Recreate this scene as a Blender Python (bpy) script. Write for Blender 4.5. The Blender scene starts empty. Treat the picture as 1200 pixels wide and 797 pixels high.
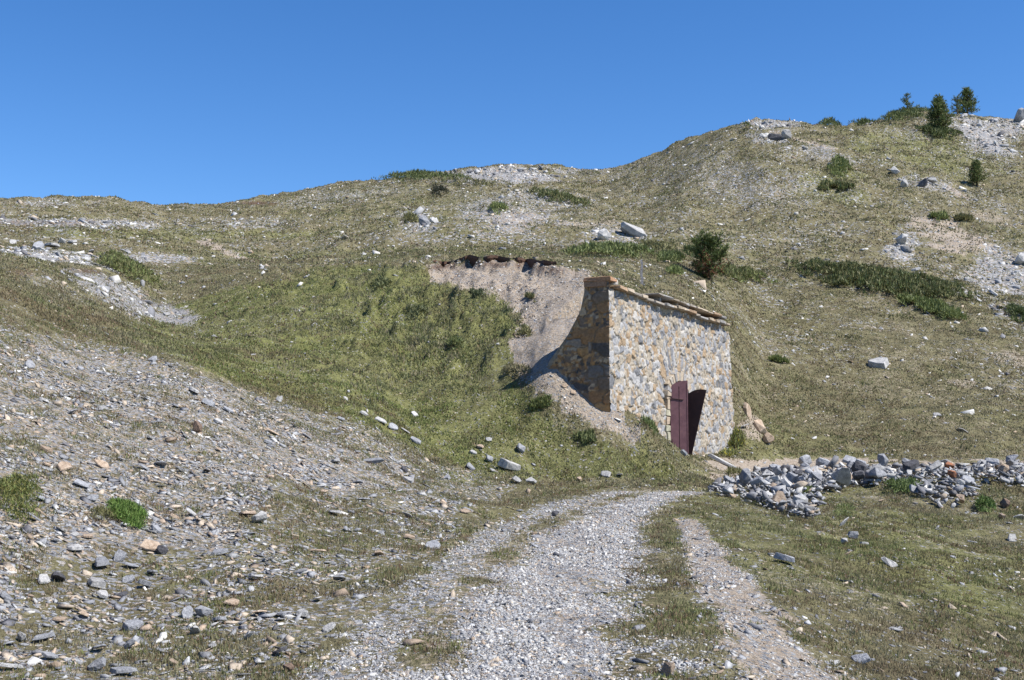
import bpy, bmesh, math, random
import numpy as np
from mathutils import Vector, Matrix
R = math.radians
random.seed(7); rng = np.random.default_rng(7)
S = bpy.context.scene
COL = S.collection

# ------------------------------------------------------------------ camera, sky, sun, exposure
F = 1450.0; EYE = 1.6; PITCH = math.atan((530 - 398.5) / F)
cam = bpy.data.objects.new("camera", bpy.data.cameras.new("camera")); COL.objects.link(cam)
cam.location = (0, 0, EYE); cam.rotation_euler = (math.pi / 2 + PITCH, 0, 0)
cam.data.sensor_width = 36; cam.data.lens = 36 * F / 1200
cam.data.clip_start = 0.1; cam.data.clip_end = 6000
S.camera = cam
SUN_AZ = R(-20); SUN_EL = R(51)          # direction towards the sun, azimuth from +X
sd = Vector((math.cos(SUN_AZ) * math.cos(SUN_EL), math.sin(SUN_AZ) * math.cos(SUN_EL), math.sin(SUN_EL)))
W = bpy.data.worlds.new("World"); S.world = W; W.use_nodes = True
nt = W.node_tree; bg = nt.nodes["Background"]
sky = nt.nodes.new("ShaderNodeTexSky"); sky.sky_type = 'NISHITA'; sky.sun_disc = False
sky.sun_elevation = SUN_EL; sky.sun_rotation = math.pi / 2 - SUN_AZ
sky.altitude = 2300; sky.air_density = 1.0; sky.dust_density = 0.25; sky.ozone_density = 2.0
hs = nt.nodes.new("ShaderNodeHueSaturation"); hs.inputs["Saturation"].default_value = 1.3; hs.inputs["Hue"].default_value = .506; hs.inputs["Value"].default_value = 1.0
nt.links.new(sky.outputs[0], hs.inputs["Color"]); nt.links.new(hs.outputs[0], bg.inputs[0]); bg.inputs[1].default_value = 0.115
sl = bpy.data.lights.new("sun", 'SUN'); sl.energy = 5.0; sl.angle = R(0.53); sl.color = (1.0, 0.94, 0.86)
so = bpy.data.objects.new("sun", sl); COL.objects.link(so)
so.rotation_euler = (-sd).to_track_quat('-Z', 'Y').to_euler(); so.location = (30, -10, 40)
S.view_settings.view_transform = 'Standard'; S.view_settings.look = 'None'
S.view_settings.gamma = 1.0; S.view_settings.exposure = 0.66

# ------------------------------------------------------------------ numeric helpers
CP, SP = math.cos(PITCH), math.sin(PITCH)
def project(x, y, z):
    zz = z - EYE; d = y * CP + zz * SP; u = -y * SP + zz * CP
    return 600 + F * x / d, 398.5 - F * u / d
def ray(px, py):
    xc = (px - 600) / F; yc = (398.5 - py) / F
    return xc, CP - yc * SP, SP + yc * CP
def _h(ix, iy, s):
    ix = ix.astype(np.int64); iy = iy.astype(np.int64)
    h = (ix * 374761393 + iy * 668265263 + s * 1442695041) & 0xFFFFFFFF
    h = ((h ^ (h >> 13)) * 1274126177) & 0xFFFFFFFF
    h = ((h ^ (h >> 16)) * 2246822519) & 0xFFFFFFFF
    return ((h ^ (h >> 15)) & 0xFFFFFF) / float(0xFFFFFF)
def vnoise(x, y, s=0):
    ix, iy = np.floor(x), np.floor(y); fx, fy = x - ix, y - iy
    fx = fx * fx * fx * (fx * (fx * 6 - 15) + 10); fy = fy * fy * fy * (fy * (fy * 6 - 15) + 10)
    a, b = _h(ix, iy, s), _h(ix + 1, iy, s); c, d = _h(ix, iy + 1, s), _h(ix + 1, iy + 1, s)
    return (a * (1 - fx) + b * fx) * (1 - fy) + (c * (1 - fx) + d * fx) * fy
def fbm(x, y, o=4, s=0):
    t = 0; a = .5; n = 0
    for k in range(o):
        t = t + a * vnoise(x, y, s + k * 17); n += a; a *= .5
        x, y = x * 1.93 + y * .51 + 7.3, y * 1.93 - x * .51 + 3.1
    return t / n
def sstep(a, b, x):
    t = np.clip((x - a) / (b - a), 0, 1); return t * t * (3 - 2 * t)
def pchip(x, y, xi):
    x = np.asarray(x, float); y = np.asarray(y, float); h = np.diff(x)
    d = np.diff(y, axis=0) / (h if y.ndim == 1 else h[:, None])
    m = np.zeros_like(y)
    w1 = 2 * h[1:] + h[:-1]; w2 = h[1:] + 2 * h[:-1]
    if y.ndim > 1: w1, w2 = w1[:, None], w2[:, None]
    with np.errstate(all='ignore'):
        mm = (w1 + w2) / (w1 / d[:-1] + w2 / d[1:])
    m[1:-1] = np.where(d[:-1] * d[1:] > 0, mm, 0); m[0], m[-1] = d[0], d[-1]
    k = np.clip(np.searchsorted(x, xi) - 1, 0, len(x) - 2)
    hh = h[k]; t = (xi - x[k]) / hh
    if y.ndim > 1: hh, t = hh[:, None], t[:, None]
    t = np.clip(t, 0, 1)
    return ((2*t**3 - 3*t**2 + 1) * y[k] + (t**3 - 2*t**2 + t) * hh * m[k]
            + (-2*t**3 + 3*t**2) * y[k + 1] + (t**3 - t**2) * hh * m[k + 1])
def pip(px, py, poly):
    inside = np.zeros(px.shape, bool); n = len(poly); j = n - 1
    for i in range(n):
        xi, yi = poly[i]; xj, yj = poly[j]
        c = ((yi > py) != (yj > py)) & (px < (xj - xi) * (py - yi) / (yj - yi + 1e-9) + xi)
        inside ^= c; j = i
    return inside

# ------------------------------------------------------------------ materials
def new_mat(name, rough=.85):
    m = bpy.data.materials.new(name); m.use_nodes = True
    b = m.node_tree.nodes["Principled BSDF"]; b.inputs["Roughness"].default_value = rough
    b.inputs["Specular IOR Level"].default_value = .25
    return m, m.node_tree, b
def N(t, typ, **kw):
    n = t.nodes.new(typ)
    for k, v in kw.items():
        if k in n.inputs.keys(): n.inputs[k].default_value = v
        else: setattr(n, k, v)
    return n
def ramp(t, fac, stops):
    r = t.nodes.new("ShaderNodeValToRGB"); e = r.color_ramp.elements
    while len(e) < len(stops): e.new(.5)
    for i, (p, c) in enumerate(stops):
        e[i].position = p; e[i].color = (c[0], c[1], c[2], 1)
    t.links.new(fac, r.inputs[0]); return r.outputs[0]
def mixc(t, fac, a, b, mode='MIX'):
    m = t.nodes.new("ShaderNodeMix"); m.data_type = 'RGBA'; m.blend_type = mode
    for s, v in ((m.inputs[0], fac), (m.inputs[6], a), (m.inputs[7], b)):
        if hasattr(v, 'is_linked') or isinstance(v, bpy.types.NodeSocket): t.links.new(v, s)
        elif isinstance(v, (int, float)): s.default_value = v
        else: s.default_value = (v[0], v[1], v[2], 1)
    return m.outputs[2]
def math_(t, op, a, b=None, c=None, clamp=False):
    m = t.nodes.new("ShaderNodeMath"); m.operation = op; m.use_clamp = clamp
    for i, v in enumerate((a, b, c)):
        if v is None: continue
        if isinstance(v, bpy.types.NodeSocket): t.links.new(v, m.inputs[i])
        else: m.inputs[i].default_value = v
    return m.outputs[0]
def g(v): return (v, v, v)

def terrain_material():
    m, t, b = new_mat("mountain_turf", .95); b.inputs["Specular IOR Level"].default_value = .1
    geo = N(t, "ShaderNodeNewGeometry"); P = geo.outputs["Position"]
    at = N(t, "ShaderNodeAttribute", attribute_name="mask"); sep = N(t, "ShaderNodeSeparateColor")
    t.links.new(at.outputs["Color"], sep.inputs[0]); mr, mg, mb = sep.outputs
    def noise(sc, det=4, ro=.6):
        n = N(t, "ShaderNodeTexNoise", Scale=sc, Detail=det, Roughness=ro); t.links.new(P, n.inputs["Vector"]); return n.outputs[0]
    def voro(sc, out="Color", feat='F1'):
        n = N(t, "ShaderNodeTexVoronoi", Scale=sc); n.feature = feat
        t.links.new(P, n.inputs["Vector"]); return n.outputs[out]
    nf, nm, nl = noise(9, 6, .7), noise(1.6, 5, .65), noise(.22, 4, .55)
    nvf = noise(38, 3, .7)
    dry = ramp(t, nm, [(.25, (.092, .076, .046)), (.45, (.148, .132, .074)), (.6, (.190, .172, .102)), (.8, (.26, .235, .155))])
    green = ramp(t, nm, [(.25, (.095, .102, .038)), (.5, (.160, .172, .060)), (.75, (.22, .225, .088))])
    lushf = math_(t, 'ADD', mb, math_(t, 'MULTIPLY', math_(t, 'SUBTRACT', nl, .5), 1.1), clamp=True)
    lushf = math_(t, 'ADD', lushf, math_(t, 'MULTIPLY', math_(t, 'SUBTRACT', nm, .5), .8), clamp=True)
    grass = mixc(t, lushf, dry, green)
    grass = mixc(t, 1.0, grass, ramp(t, nf, [(.3, g(.55)), (.5, g(1.0)), (.72, g(1.35))]), 'MULTIPLY')
    grass = mixc(t, 1.0, grass, ramp(t, nvf, [(.3, g(.65)), (.5, g(1.0)), (.7, g(1.3))]), 'MULTIPLY')
    dirt = ramp(t, nf, [(.25, (.22, .18, .14)), (.5, (.355, .30, .24)), (.75, (.46, .405, .335))])
    dirt = mixc(t, .5, dirt, mixc(t, 1.0, dirt, ramp(t, nvf, [(.3, g(.5)), (.7, g(1.4))]), 'MULTIPLY'))
    # fragments of stone: voronoi cells with their own grey
    def chips(sc):
        v = voro(sc, "Color"); s = N(t, "ShaderNodeSeparateColor"); t.links.new(v, s.inputs[0])
        c = ramp(t, s.outputs[0], [(0, (.16, .165, .175)), (.35, (.25, .26, .275)), (.6, (.33, .335, .345)), (.8, (.43, .42, .40)), (.95, (.36, .29, .23))])
        return c, s.outputs[1]
    c1, r1 = chips(22); c2, r2 = chips(7)
    at2 = N(t, "ShaderNodeAttribute", attribute_name="far"); farf = at2.outputs["Fac"]
    chipc = mixc(t, farf, c1, c2); chipr = mixc(t, farf, r1, r2)
    # stone coverage where cell random < mask
    st = math_(t, 'MULTIPLY', math_(t, 'SUBTRACT', math_(t, 'ADD', mr, math_(t, 'MULTIPLY', math_(t, 'SUBTRACT', nf, .5), .5)), chipr), 14, clamp=True)
    dt = math_(t, 'MULTIPLY', math_(t, 'SUBTRACT', math_(t, 'ADD', mg, math_(t, 'MULTIPLY', math_(t, 'SUBTRACT', nf, .5), 1.3)), .5), 5, clamp=True)
    c = mixc(t, dt, grass, dirt); c = mixc(t, st, c, chipc)
    at3 = N(t, "ShaderNodeAttribute", attribute_name="soil_shade")
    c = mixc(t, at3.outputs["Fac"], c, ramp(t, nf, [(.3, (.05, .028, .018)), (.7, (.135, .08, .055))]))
    t.links.new(c, b.inputs["Base Color"])
    bh = math_(t, 'ADD', math_(t, 'MULTIPLY', nf, .09), math_(t, 'MULTIPLY', nvf, .03))
    bh = math_(t, 'ADD', bh, math_(t, 'MULTIPLY', math_(t, 'MULTIPLY', st, chipr), .035))
    bh = math_(t, 'ADD', bh, math_(t, 'MULTIPLY', nm, .22))
    bp = N(t, "ShaderNodeBump", Strength=1.0, Distance=1.0); t.links.new(bh, bp.inputs["Height"])
    t.links.new(bp.outputs[0], b.inputs["Normal"])
    return m
def attr_material(name, attr="col", rough=.85, bump=.01, scale=30, var=.35, trans=0):
    m, t, b = new_mat(name, rough)
    at = N(t, "ShaderNodeAttribute", attribute_name=attr); geo = N(t, "ShaderNodeNewGeometry")
    n = N(t, "ShaderNodeTexNoise", Scale=scale, Detail=4, Roughness=.65); t.links.new(geo.outputs["Position"], n.inputs["Vector"])
    c = mixc(t, 1.0, at.outputs["Color"], ramp(t, n.outputs[0], [(.3, g(1 - var)), (.7, g(1 + var))]), 'MULTIPLY')
    t.links.new(c, b.inputs["Base Color"])
    if bump:
        bp = N(t, "ShaderNodeBump", Strength=.8, Distance=bump); t.links.new(n.outputs[0], bp.inputs["Height"]); t.links.new(bp.outputs[0], b.inputs["Normal"])
    if trans:
        tr = N(t, "ShaderNodeBsdfTranslucent"); t.links.new(c, tr.inputs[0])
        mx = N(t, "ShaderNodeMixShader"); mx.inputs[0].default_value = trans
        t.links.new(b.outputs[0], mx.inputs[1]); t.links.new(tr.outputs[0], mx.inputs[2])
        t.links.new(mx.outputs[0], t.nodes["Material Output"].inputs[0])
    return m
def rock_material(name, c0, c1, c2, lichen=None, sc=6):
    m, t, b = new_mat(name, .88)
    tc = N(t, "ShaderNodeTexCoord"); oi = N(t, "ShaderNodeObjectInfo")
    add = N(t, "ShaderNodeVectorMath", operation='ADD'); t.links.new(tc.outputs["Object"], add.inputs[0])
    cmb = N(t, "ShaderNodeCombineXYZ"); r20 = math_(t, 'MULTIPLY', oi.outputs["Random"], 40)
    t.links.new(r20, cmb.inputs[0]); t.links.new(r20, cmb.inputs[1]); t.links.new(cmb.outputs[0], add.inputs[1])
    n = N(t, "ShaderNodeTexNoise", Scale=sc, Detail=7, Roughness=.68); t.links.new(add.outputs[0], n.inputs["Vector"])
    n2 = N(t, "ShaderNodeTexNoise", Scale=sc * 6, Detail=3, Roughness=.6); t.links.new(add.outputs[0], n2.inputs["Vector"])
    c = ramp(t, n.outputs[0], [(.3, c0), (.5, c1), (.68, c2)])
    c = mixc(t, 1.0, c, ramp(t, oi.outputs["Random"], [(0, g(.75)), (1, g(1.2))]), 'MULTIPLY')
    c = mixc(t, 1.0, c, ramp(t, n2.outputs[0], [(.3, g(.75)), (.7, g(1.2))]), 'MULTIPLY')
    if lichen:
        n3 = N(t, "ShaderNodeTexNoise", Scale=sc * .8, Detail=5); t.links.new(tc.outputs["Object"], n3.inputs["Vector"])
        c = mixc(t, ramp(t, n3.outputs[0], [(.45, g(0)), (.52, g(1))]), c, lichen)
    t.links.new(c, b.inputs["Base Color"])
    bp = N(t, "ShaderNodeBump", Strength=.9, Distance=.03); t.links.new(n.outputs[0], bp.inputs["Height"]); t.links.new(bp.outputs[0], b.inputs["Normal"])
    return m
M = {}
M['terrain'] = terrain_material()
M['stones'] = attr_material("scattered_stone", rough=.85, bump=.01, scale=35, var=.25)
M['blades'] = attr_material("grass_blades", rough=.7, bump=0, scale=3, var=.15, trans=.25)
M['needles'] = attr_material("needles", rough=.6, bump=0, scale=5, var=.2, trans=.15)
M['masonry'] = attr_material("rubble_masonry", rough=.9, bump=.02, scale=14, var=.28)
M['slate'] = rock_material("blue_grey_slate", (.15, .155, .17), (.26, .27, .29), (.37, .38, .395))
M['pale'] = rock_material("pale_limestone", (.22, .22, .225), (.38, .38, .375), (.52, .51, .49))
M['tan'] = rock_material("tan_stone", (.26, .19, .13), (.40, .31, .23), (.52, .43, .34))
M['dark'] = rock_material("dark_schist", (.045, .045, .05), (.085, .085, .095), (.14, .14, .15))
M['rust'] = rock_material("rust_stained_stone", (.14, .12, .11), (.30, .13, .07), (.42, .19, .09))
M['brown'] = rock_material("brown_stone", (.11, .08, .06), (.19, .135, .10), (.27, .20, .15))
M['bark'] = rock_material("pine_bark", (.05, .035, .025), (.11, .08, .055), (.18, .14, .10), sc=14)
M['grey_wood'] = rock_material("weathered_wood", (.14, .13, .13), (.24, .23, .23), (.34, .33, .33), sc=12)

def set_col(me, name, arr, domain='POINT'):
    a = me.color_attributes.new(name, 'FLOAT_COLOR', domain)
    full = np.ones((len(arr), 4), np.float32); full[:, :arr.shape[1]] = arr
    a.data.foreach_set("color", full.ravel())
def np_mesh(name, V, faces, mat, cols=None, smooth=False, parent=None, quad=None):
    """faces: (n,k) int array of one polygon size"""
    me = bpy.data.meshes.new(name); V = np.asarray(V, np.float32); faces = np.asarray(faces, np.int32)
    n, k = faces.shape
    me.vertices.add(len(V)); me.vertices.foreach_set("co", V.ravel())
    me.loops.add(n * k); me.loops.foreach_set("vertex_index", faces.ravel())
    me.polygons.add(n); me.polygons.foreach_set("loop_start", np.arange(0, n * k, k, dtype=np.int32))
    me.polygons.foreach_set("loop_total", np.full(n, k, np.int32))
    if smooth: me.polygons.foreach_set("use_smooth", np.ones(n, bool))
    if cols is not None: set_col(me, "col", np.asarray(cols, np.float32))
    me.update(calc_edges=True); me.materials.append(mat)
    o = bpy.data.objects.new(name, me); COL.objects.link(o)
    if parent: o.parent = parent
    return o
def tag(o, label=None, cat=None, group=None, kind=None):
    if label: o['label'] = label
    if cat: o['category'] = cat
    if group: o['group'] = group
    if kind: o['kind'] = kind
    return o
def empty(name, loc=(0, 0, 0), rz=0):
    o = bpy.data.objects.new(name, None); COL.objects.link(o); o.location = loc; o.rotation_euler.z = rz
    o.empty_display_size = .3; return o

# ------------------------------------------------------------------ terrain profiles (distance, image height of the ground)
A = np.array([2.54, 32.0]); DIR = np.array([4.44, 9.3]); DIR /= np.linalg.norm(DIR)   # facade: corner and direction
BACK = np.array([-DIR[1], DIR[0]]); LEN = 12.05
Z = lambda Y, z: 530 + F * (EYE - z) / Y
prof = {
 -900: [(1.5,Z(1.5,.2)),(4,Z(4,.9)),(7,Z(7,2.6)),(10,Z(10,4.5)),(15,Z(15,7)),(25,Z(25,10)),(40,250),(60,245),(90,240),(120,230),(160,250),(420,420)],
 -450: [(1.5,Z(1.5,.1)),(4,Z(4,.5)),(7,Z(7,1.5)),(10,Z(10,2.6)),(15,Z(15,4.4)),(22,Z(22,6.6)),(30,Z(30,8.7)),(45,262),(60,255),(90,246),(120,232),(160,255),(420,420)],
 -200: [(1.5,Z(1.5,.05)),(4,Z(4,.2)),(7,Z(7,.7)),(10,Z(10,1.3)),(15,Z(15,2.7)),(22,Z(22,4.7)),(30,Z(30,6.7)),(36,294),(45,284),(60,276),(75,268),(90,254),(115,236),(135,238),(200,290),(420,420)],
 0: [(1.5,Z(1.5,0)),(4,Z(4,0)),(7,Z(7,.05)),(8.6,797),(12,640),(16,520),(22,412),(30,336),(38,302),(46,298),(60,290),(75,273),(88,260),(110,237),(122,234),(150,250),(250,310),(420,420)],
 100: [(1.5,Z(1.5,0)),(4,Z(4,0)),(7,Z(7,.0)),(8.8,797),(14,610),(18.5,506),(25,424),(30,380),(37,340),(46,316),(56,306),(66,292),(80,273),(100,256),(128,232),(150,242),(250,300),(420,420)],
 200: [(1.5,Z(1.5,0)),(4,Z(4,0)),(7,Z(7,-.05)),(8.9,797),(15,612),(20,510),(26,434),(29,412),(36,396),(43,380),(52,350),(62,322),(72,304),(85,284),(110,262),(148,241),(200,270),(420,420)],
 300: [(1.5,Z(1.5,0)),(4,Z(4,0)),(7,Z(7,-.05)),(9,797),(11.7,700),(16,604),(21,528),(26,472),(29,455),(33,424),(38,392),(44,358),(52,328),(60,317),(70,311),(88,288),(115,262),(160,235),(215,262),(420,420)],
 400: [(1.5,Z(1.5,0)),(4,Z(4,0)),(7,Z(7,0)),(9,797),(11.9,700),(16.5,623),(21,566),(25,520),(28,492),(32,452),(36,415),(40,380),(45,346),(50,324),(56,314),(70,306),(88,284),(105,262),(130,240),(165,216),(215,245),(420,420)],
 500: [(1.5,Z(1.5,0)),(4,Z(4,0)),(7,Z(7,0)),(9,797),(12,702),(16.5,634),(21,592),(25.5,560),(28.5,535),(31.5,495),(34.5,450),(38,405),(42,360),(46,328),(50,313),(56,308),(70,300),(85,281),(105,255),(130,230),(165,207),(215,238),(420,420)],
 600: [(1.5,Z(1.5,0)),(4,Z(4,0)),(7,Z(7,0)),(9,797),(12,706),(16.2,646),(21,606),(26,579),(29,558),(31.2,508),(33,455),(35.5,420),(39,382),(43,340),(47,312),(53,306),(66,298),(82,280),(100,255),(130,225),(165,194),(215,228),(420,420)],
 650: [(1.5,Z(1.5,0)),(4,Z(4,0)),(7,Z(7,0)),(9,797),(12,707),(16.2,648),(21,608),(26,580),(29.5,561),(31.3,515),(32.7,428),(34.5,402),(38,368),(42,333),(46,313),(53,306),(66,297),(82,280),(100,255),(130,225),(165,197),(215,230),(420,420)],
 690: [(1.5,Z(1.5,0)),(4,Z(4,0)),(7,Z(7,0)),(9,797),(12,708),(16.2,649),(21,608),(25.5,583),(29.5,563),(31,520),(32.3,462),(34,410),(38,360),(43,325),(48,315),(55,308),(68,296),(82,280),(100,255),(130,226),(165,200),(215,232),(420,420)],
 715: [(1.5,Z(1.5,0)),(4,Z(4,0)),(7,Z(7,0)),(9,797),(12,709),(16.2,650),(20.5,609),(25,585),(29,567),(30.6,530),(32,482),(34,430),(38,372),(44,335),(50,320),(56,309),(70,296),(84,279),(102,254),(132,225),(165,198),(215,232),(420,420)],
 750: [(1.5,Z(1.5,0)),(4,Z(4,0)),(7,Z(7,0)),(9,797),(12,710),(16.1,652),(20.2,612),(24.6,588),(28.4,570),(32,542),(34,505),(36,440),(42,368),(50,335),(56,322),(63,308),(74,295),(86,278),(104,252),(132,218),(160,191),(215,230),(420,420)],
 800: [(1.5,Z(1.5,0)),(4,Z(4,0)),(7,Z(7,0)),(9,797),(12,711),(16,655),(20,616),(24,592),(28,576),(32,556),(35.5,541),(37.5,533),(40,450),(45,380),(52,345),(60,325),(70,304),(82,280),(96,255),(115,222),(135,190),(150,171),(200,215),(420,400)],
 862: [(1.5,Z(1.5,0)),(4,Z(4,0)),(7,Z(7,-.02)),(9.2,797),(12.2,712),(16,657),(20,620),(24,596),(28,580),(32,562),(36,550),(38.5,542),(41,518),(43,492),(46,462),(50,425),(54,396),(60,362),(68,330),(78,303),(88,278),(103,240),(118,200),(132,165),(142,149),(190,185),(420,380)],
 900: [(1.5,Z(1.5,0)),(4,Z(4,0)),(7,Z(7,-.05)),(9.5,797),(12.4,714),(16,661),(19.5,628),(23,604),(26.5,586),(30,570),(35,556),(39,549),(41,543),(45,515),(50,472),(56,425),(63,378),(70,340),(77,310),(90,270),(103,230),(118,190),(130,160),(140,143),(190,175),(420,370)],
 1000: [(1.5,Z(1.5,0)),(4,Z(4,-.02)),(7,Z(7,-.15)),(10.4,797),(13.2,722),(16.5,668),(20,634),(23,610),(26,590),(29,570),(33,554),(38,548),(41,542),(46,510),(53,460),(59,410),(66,365),(73,330),(81,300),(94,260),(107,220),(122,180),(133,157),(142,149),(190,180),(420,370)],
 1100: [(1.5,Z(1.5,0)),(4,Z(4,-.08)),(7,Z(7,-.3)),(11.2,797),(14,727),(17,678),(20.5,642),(24,612),(27.5,586),(30.5,562),(34,552),(38,548),(41,540),(46,506),(53,460),(60,410),(67,365),(75,330),(83,300),(96,260),(110,220),(126,180),(140,150),(150,134),(200,165),(420,360)],
 1200: [(1.5,Z(1.5,0)),(4,Z(4,-.15)),(7,Z(7,-.5)),(12,797),(15,732),(18,684),(21.5,642),(25,612),(28,586),(31,563),(35,553),(39,548),(42,540),(47,505),(54,460),(61,410),(68,370),(76,335),(86,300),(98,260),(112,220),(127,185),(140,160),(152,142),(200,175),(420,360)],
 1500: [(1.5,Z(1.5,-.1)),(4,Z(4,-.35)),(7,Z(7,-.9)),(12.5,830),(16,750),(20,685),(25,625),(29,585),(33,563),(39,552),(44,540),(50,500),(58,450),(66,400),(76,350),(90,305),(110,250),(130,210),(155,160),(200,185),(420,360)],
 2000: [(1.5,Z(1.5,-.2)),(4,Z(4,-.8)),(7,Z(7,-1.8)),(13,860),(20,730),(28,630),(36,580),(44,555),(54,500),(66,430),(80,370),(100,310),(130,240),(160,180),(200,190),(420,360)],
}
def t_of(py):
    yc = (398.5 - py) / F; return (SP + yc * CP) / (CP - yc * SP)
cols_px = np.array(sorted(prof))
U = np.concatenate([np.linspace(-1.05, -.46, 45, endpoint=False), np.linspace(-.46, .46, 700), np.linspace(.46, .96, 40)[1:]])
YV = np.concatenate([1.5 * (60 / 1.5) ** np.linspace(0, 1, 560, endpoint=False), 60 * 7 ** np.linspace(0, 1, 260)])
LV = np.log(YV)
tab = np.array([pchip(np.log([k[0] for k in prof[c]]), np.array([t_of(k[1]) for k in prof[c]]), LV) for c in cols_px])
T = pchip((cols_px - 600) / F, tab, U)                      # (nu, ny)
YY = np.broadcast_to(YV, T.shape); XX = U[:, None] * YY
ZZ = EYE + T * YY
# facade coordinates
def fac(x, y):
    rx, ry = x - A[0], y - A[1]
    return rx * DIR[0] + ry * DIR[1], rx * BACK[0] + ry * BACK[1]
FLOOR = 1.50
def zfront(s, d):
    z = FLOOR + 1.22 * np.clip(1 - s / 4.6, 0, 1.4) ** 1.15 + .9 * np.clip((s - 10.3) / 1.7, 0, 1.6) ** 1.3
    return z + .035 * d
SS, DD = fac(XX, YY)
PX0, _ = project(XX, YY, ZZ)
# soft terrain noise, scaled down with distance so hills keep their outline
amp = sstep(3, 30, YY)
bank = sstep(2.0, 5.5, -XX - .08 * YY)
ZZ = ZZ + (fbm(XX * .16, YY * .16, 4, 3) - .5) * (.15 + .9 * sstep(50, 110, YY)) * amp
ZZ = ZZ + (fbm(XX * .9, YY * .9, 5, 11) - .5) * (.09 + .26 * amp)
ZZ = ZZ + (fbm(XX * 4, YY * 4, 3, 23) - .5) * .045
far_ = sstep(55, 100, YY)
ZZ = ZZ + .75 * np.exp(-((YY - 83 - 1.5 * np.sin(XX * .09)) / 2.6) ** 2) * sstep(330, 420, PX0) * (1 - sstep(700, 800, PX0))
ZZ = ZZ + .6 * np.exp(-((YY - 73 - XX * .06) / 2.4) ** 2) * (1 - sstep(180, 290, PX0))
ZZ = ZZ + (fbm(XX * .5, YY * .5, 5, 51) - .5) * 1.1 * far_
PX, PY = project(XX, YY, ZZ)
hum = sstep(.0, 1.0, 1 - ((PX - 470) / 260) ** 2) * sstep(30, 38, YY) * (1 - sstep(56, 64, YY))
h1 = fbm(XX * 1.7, YY * 1.1, 4, 31)
ZZ = ZZ + np.clip(h1 - .47, 0, 1) * (.9 + .7 * np.exp(-((PX - 510) / 95) ** 2) * np.exp(-((PY - 375) / 48) ** 2)) * hum
# small terracettes on the right hill
ter = sstep(740, 900, PX) * sstep(42, 46, YY) * (1 - sstep(80, 110, YY))
zz = ZZ * 2.1 + fbm(XX * .3, YY * .3, 3, 41) * 2.5
ZZ = ZZ + (np.abs((zz % 1) - .5) - .25) * .10 * ter
# front of the building is dug down to the door sill, soil is heaped over the vault behind
infront = (SS > -.2) & (DD < .35) & (DD > -3.5)
w = sstep(-3.5, -1.2, DD) * sstep(-.2, .15, SS) * (1 - sstep(12.1, 13.5, SS)) * (DD < .35)
ZZ = np.where(w > 0, ZZ * (1 - w) + np.minimum(ZZ, zfront(SS, DD)) * w, ZZ)
w2 = sstep(-.25, .1, SS) * (1 - sstep(12.0, 12.6, SS)) * (DD < .35) * sstep(-1.9, -.35, DD)
ZZ = np.where(w2 > 0, ZZ * (1 - w2) + zfront(SS, DD) * w2 + (fbm(XX * 2, YY * 2, 3, 9) - .5) * .1 * w2, ZZ)
wb = sstep(1.0, 3.5, SS) * (1 - sstep(11, 12, SS)) * (DD >= .35) * (1 - sstep(4, 7, DD))
ZZ = ZZ * (1 - wb) + np.maximum(ZZ, 5.0) * wb
door_hole = (SS > 4.2) & (SS < 7.1) & (DD > .2) & (DD < 3.6)
ZZ = np.where(door_hole, FLOOR - .02, ZZ)
# turf lip above the excavated cut
LIPX, LIPY = [480, 510, 560, 610, 640, 690], [318, 311, 307, 308, 313, 319]
lip = np.interp(PX, LIPX, LIPY) + (fbm(XX * .8, YY * 0 + 3, 3, 5) - .5) * 5
inlip = sstep(485, 515, PX) * (1 - sstep(640, 690, PX)) * (YY > 40) * (YY < 58)
cutm = inlip * sstep(0, 3.5, PY - lip) * (1 - sstep(8, 40, PY - lip))
ZZ = ZZ - .34 * cutm
PX, PY = project(XX, YY, ZZ)

# ---- ground cover masks
wob = (fbm(XX * .5, YY * .5, 4, 61) - .5)
wobf = (fbm(XX * 2.2, YY * 2.2, 3, 67) - .5)
def ell(cx, cy, rx, ry, a=0, s=1.0, ymin=0, ymax=999, soft=.55):
    ca, sa = math.cos(R(a)), math.sin(R(a)); dx, dy = PX - cx, PY - cy
    r = np.sqrt(((dx * ca + dy * sa) / rx) ** 2 + ((-dx * sa + dy * ca) / ry) ** 2) + wob * 1.3 + wobf * .5
    return s * (1 - sstep(1 - soft, 1 + soft * .5, r)) * (YY > ymin) * (YY < ymax)
def strip(pts, ymax=42, soft=.55):
    p = sorted(pts); py = [q[0] for q in p]
    c = np.interp(PY, py, [q[1] for q in p]); hw = np.interp(PY, py, [q[2] for q in p])
    r = np.abs(PX - c) / hw + wobf * 1.3 + wob * .5
    return (1 - sstep(1 - soft, 1 + soft, r)) * (YY < ymax) * (PY > py[0])
def poly(pts, s=1.0, wobpx=14, ymin=0, ymax=999, n2=8):
    k = np.clip(40 / YY, .25, 2.0)
    return s * pip(PX + wob * wobpx * 2 * k + wobf * n2 * k, PY + wobf * n2 * k + wob * wobpx * k, pts) * (YY > ymin) * (YY < ymax)
def mx(*a):
    r = a[0]
    for b in a[1:]: r = np.maximum(r, b)
    return r
road_main = strip([(576, 800, 26), (585, 762, 28), (600, 723, 32), (620, 698, 48), (650, 675, 64), (700, 648, 88), (740, 640, 108), (797, 622, 138), (950, 560, 230)])
road_left = strip([(576, 735, 24), (590, 668, 26), (620, 590, 24), (650, 545, 26), (700, 492, 34), (750, 450, 48), (797, 415, 62), (950, 290, 110)])
road_mid = strip([(570, 790, 60), (600, 700, 80), (650, 610, 90), (700, 570, 120), (797, 500, 190), (950, 420, 260)])
path_r = strip([(608, 802, 10), (640, 822, 20), (680, 848, 34), (720, 874, 48), (760, 900, 60), (797, 930, 72), (950, 1050, 120)])
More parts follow.
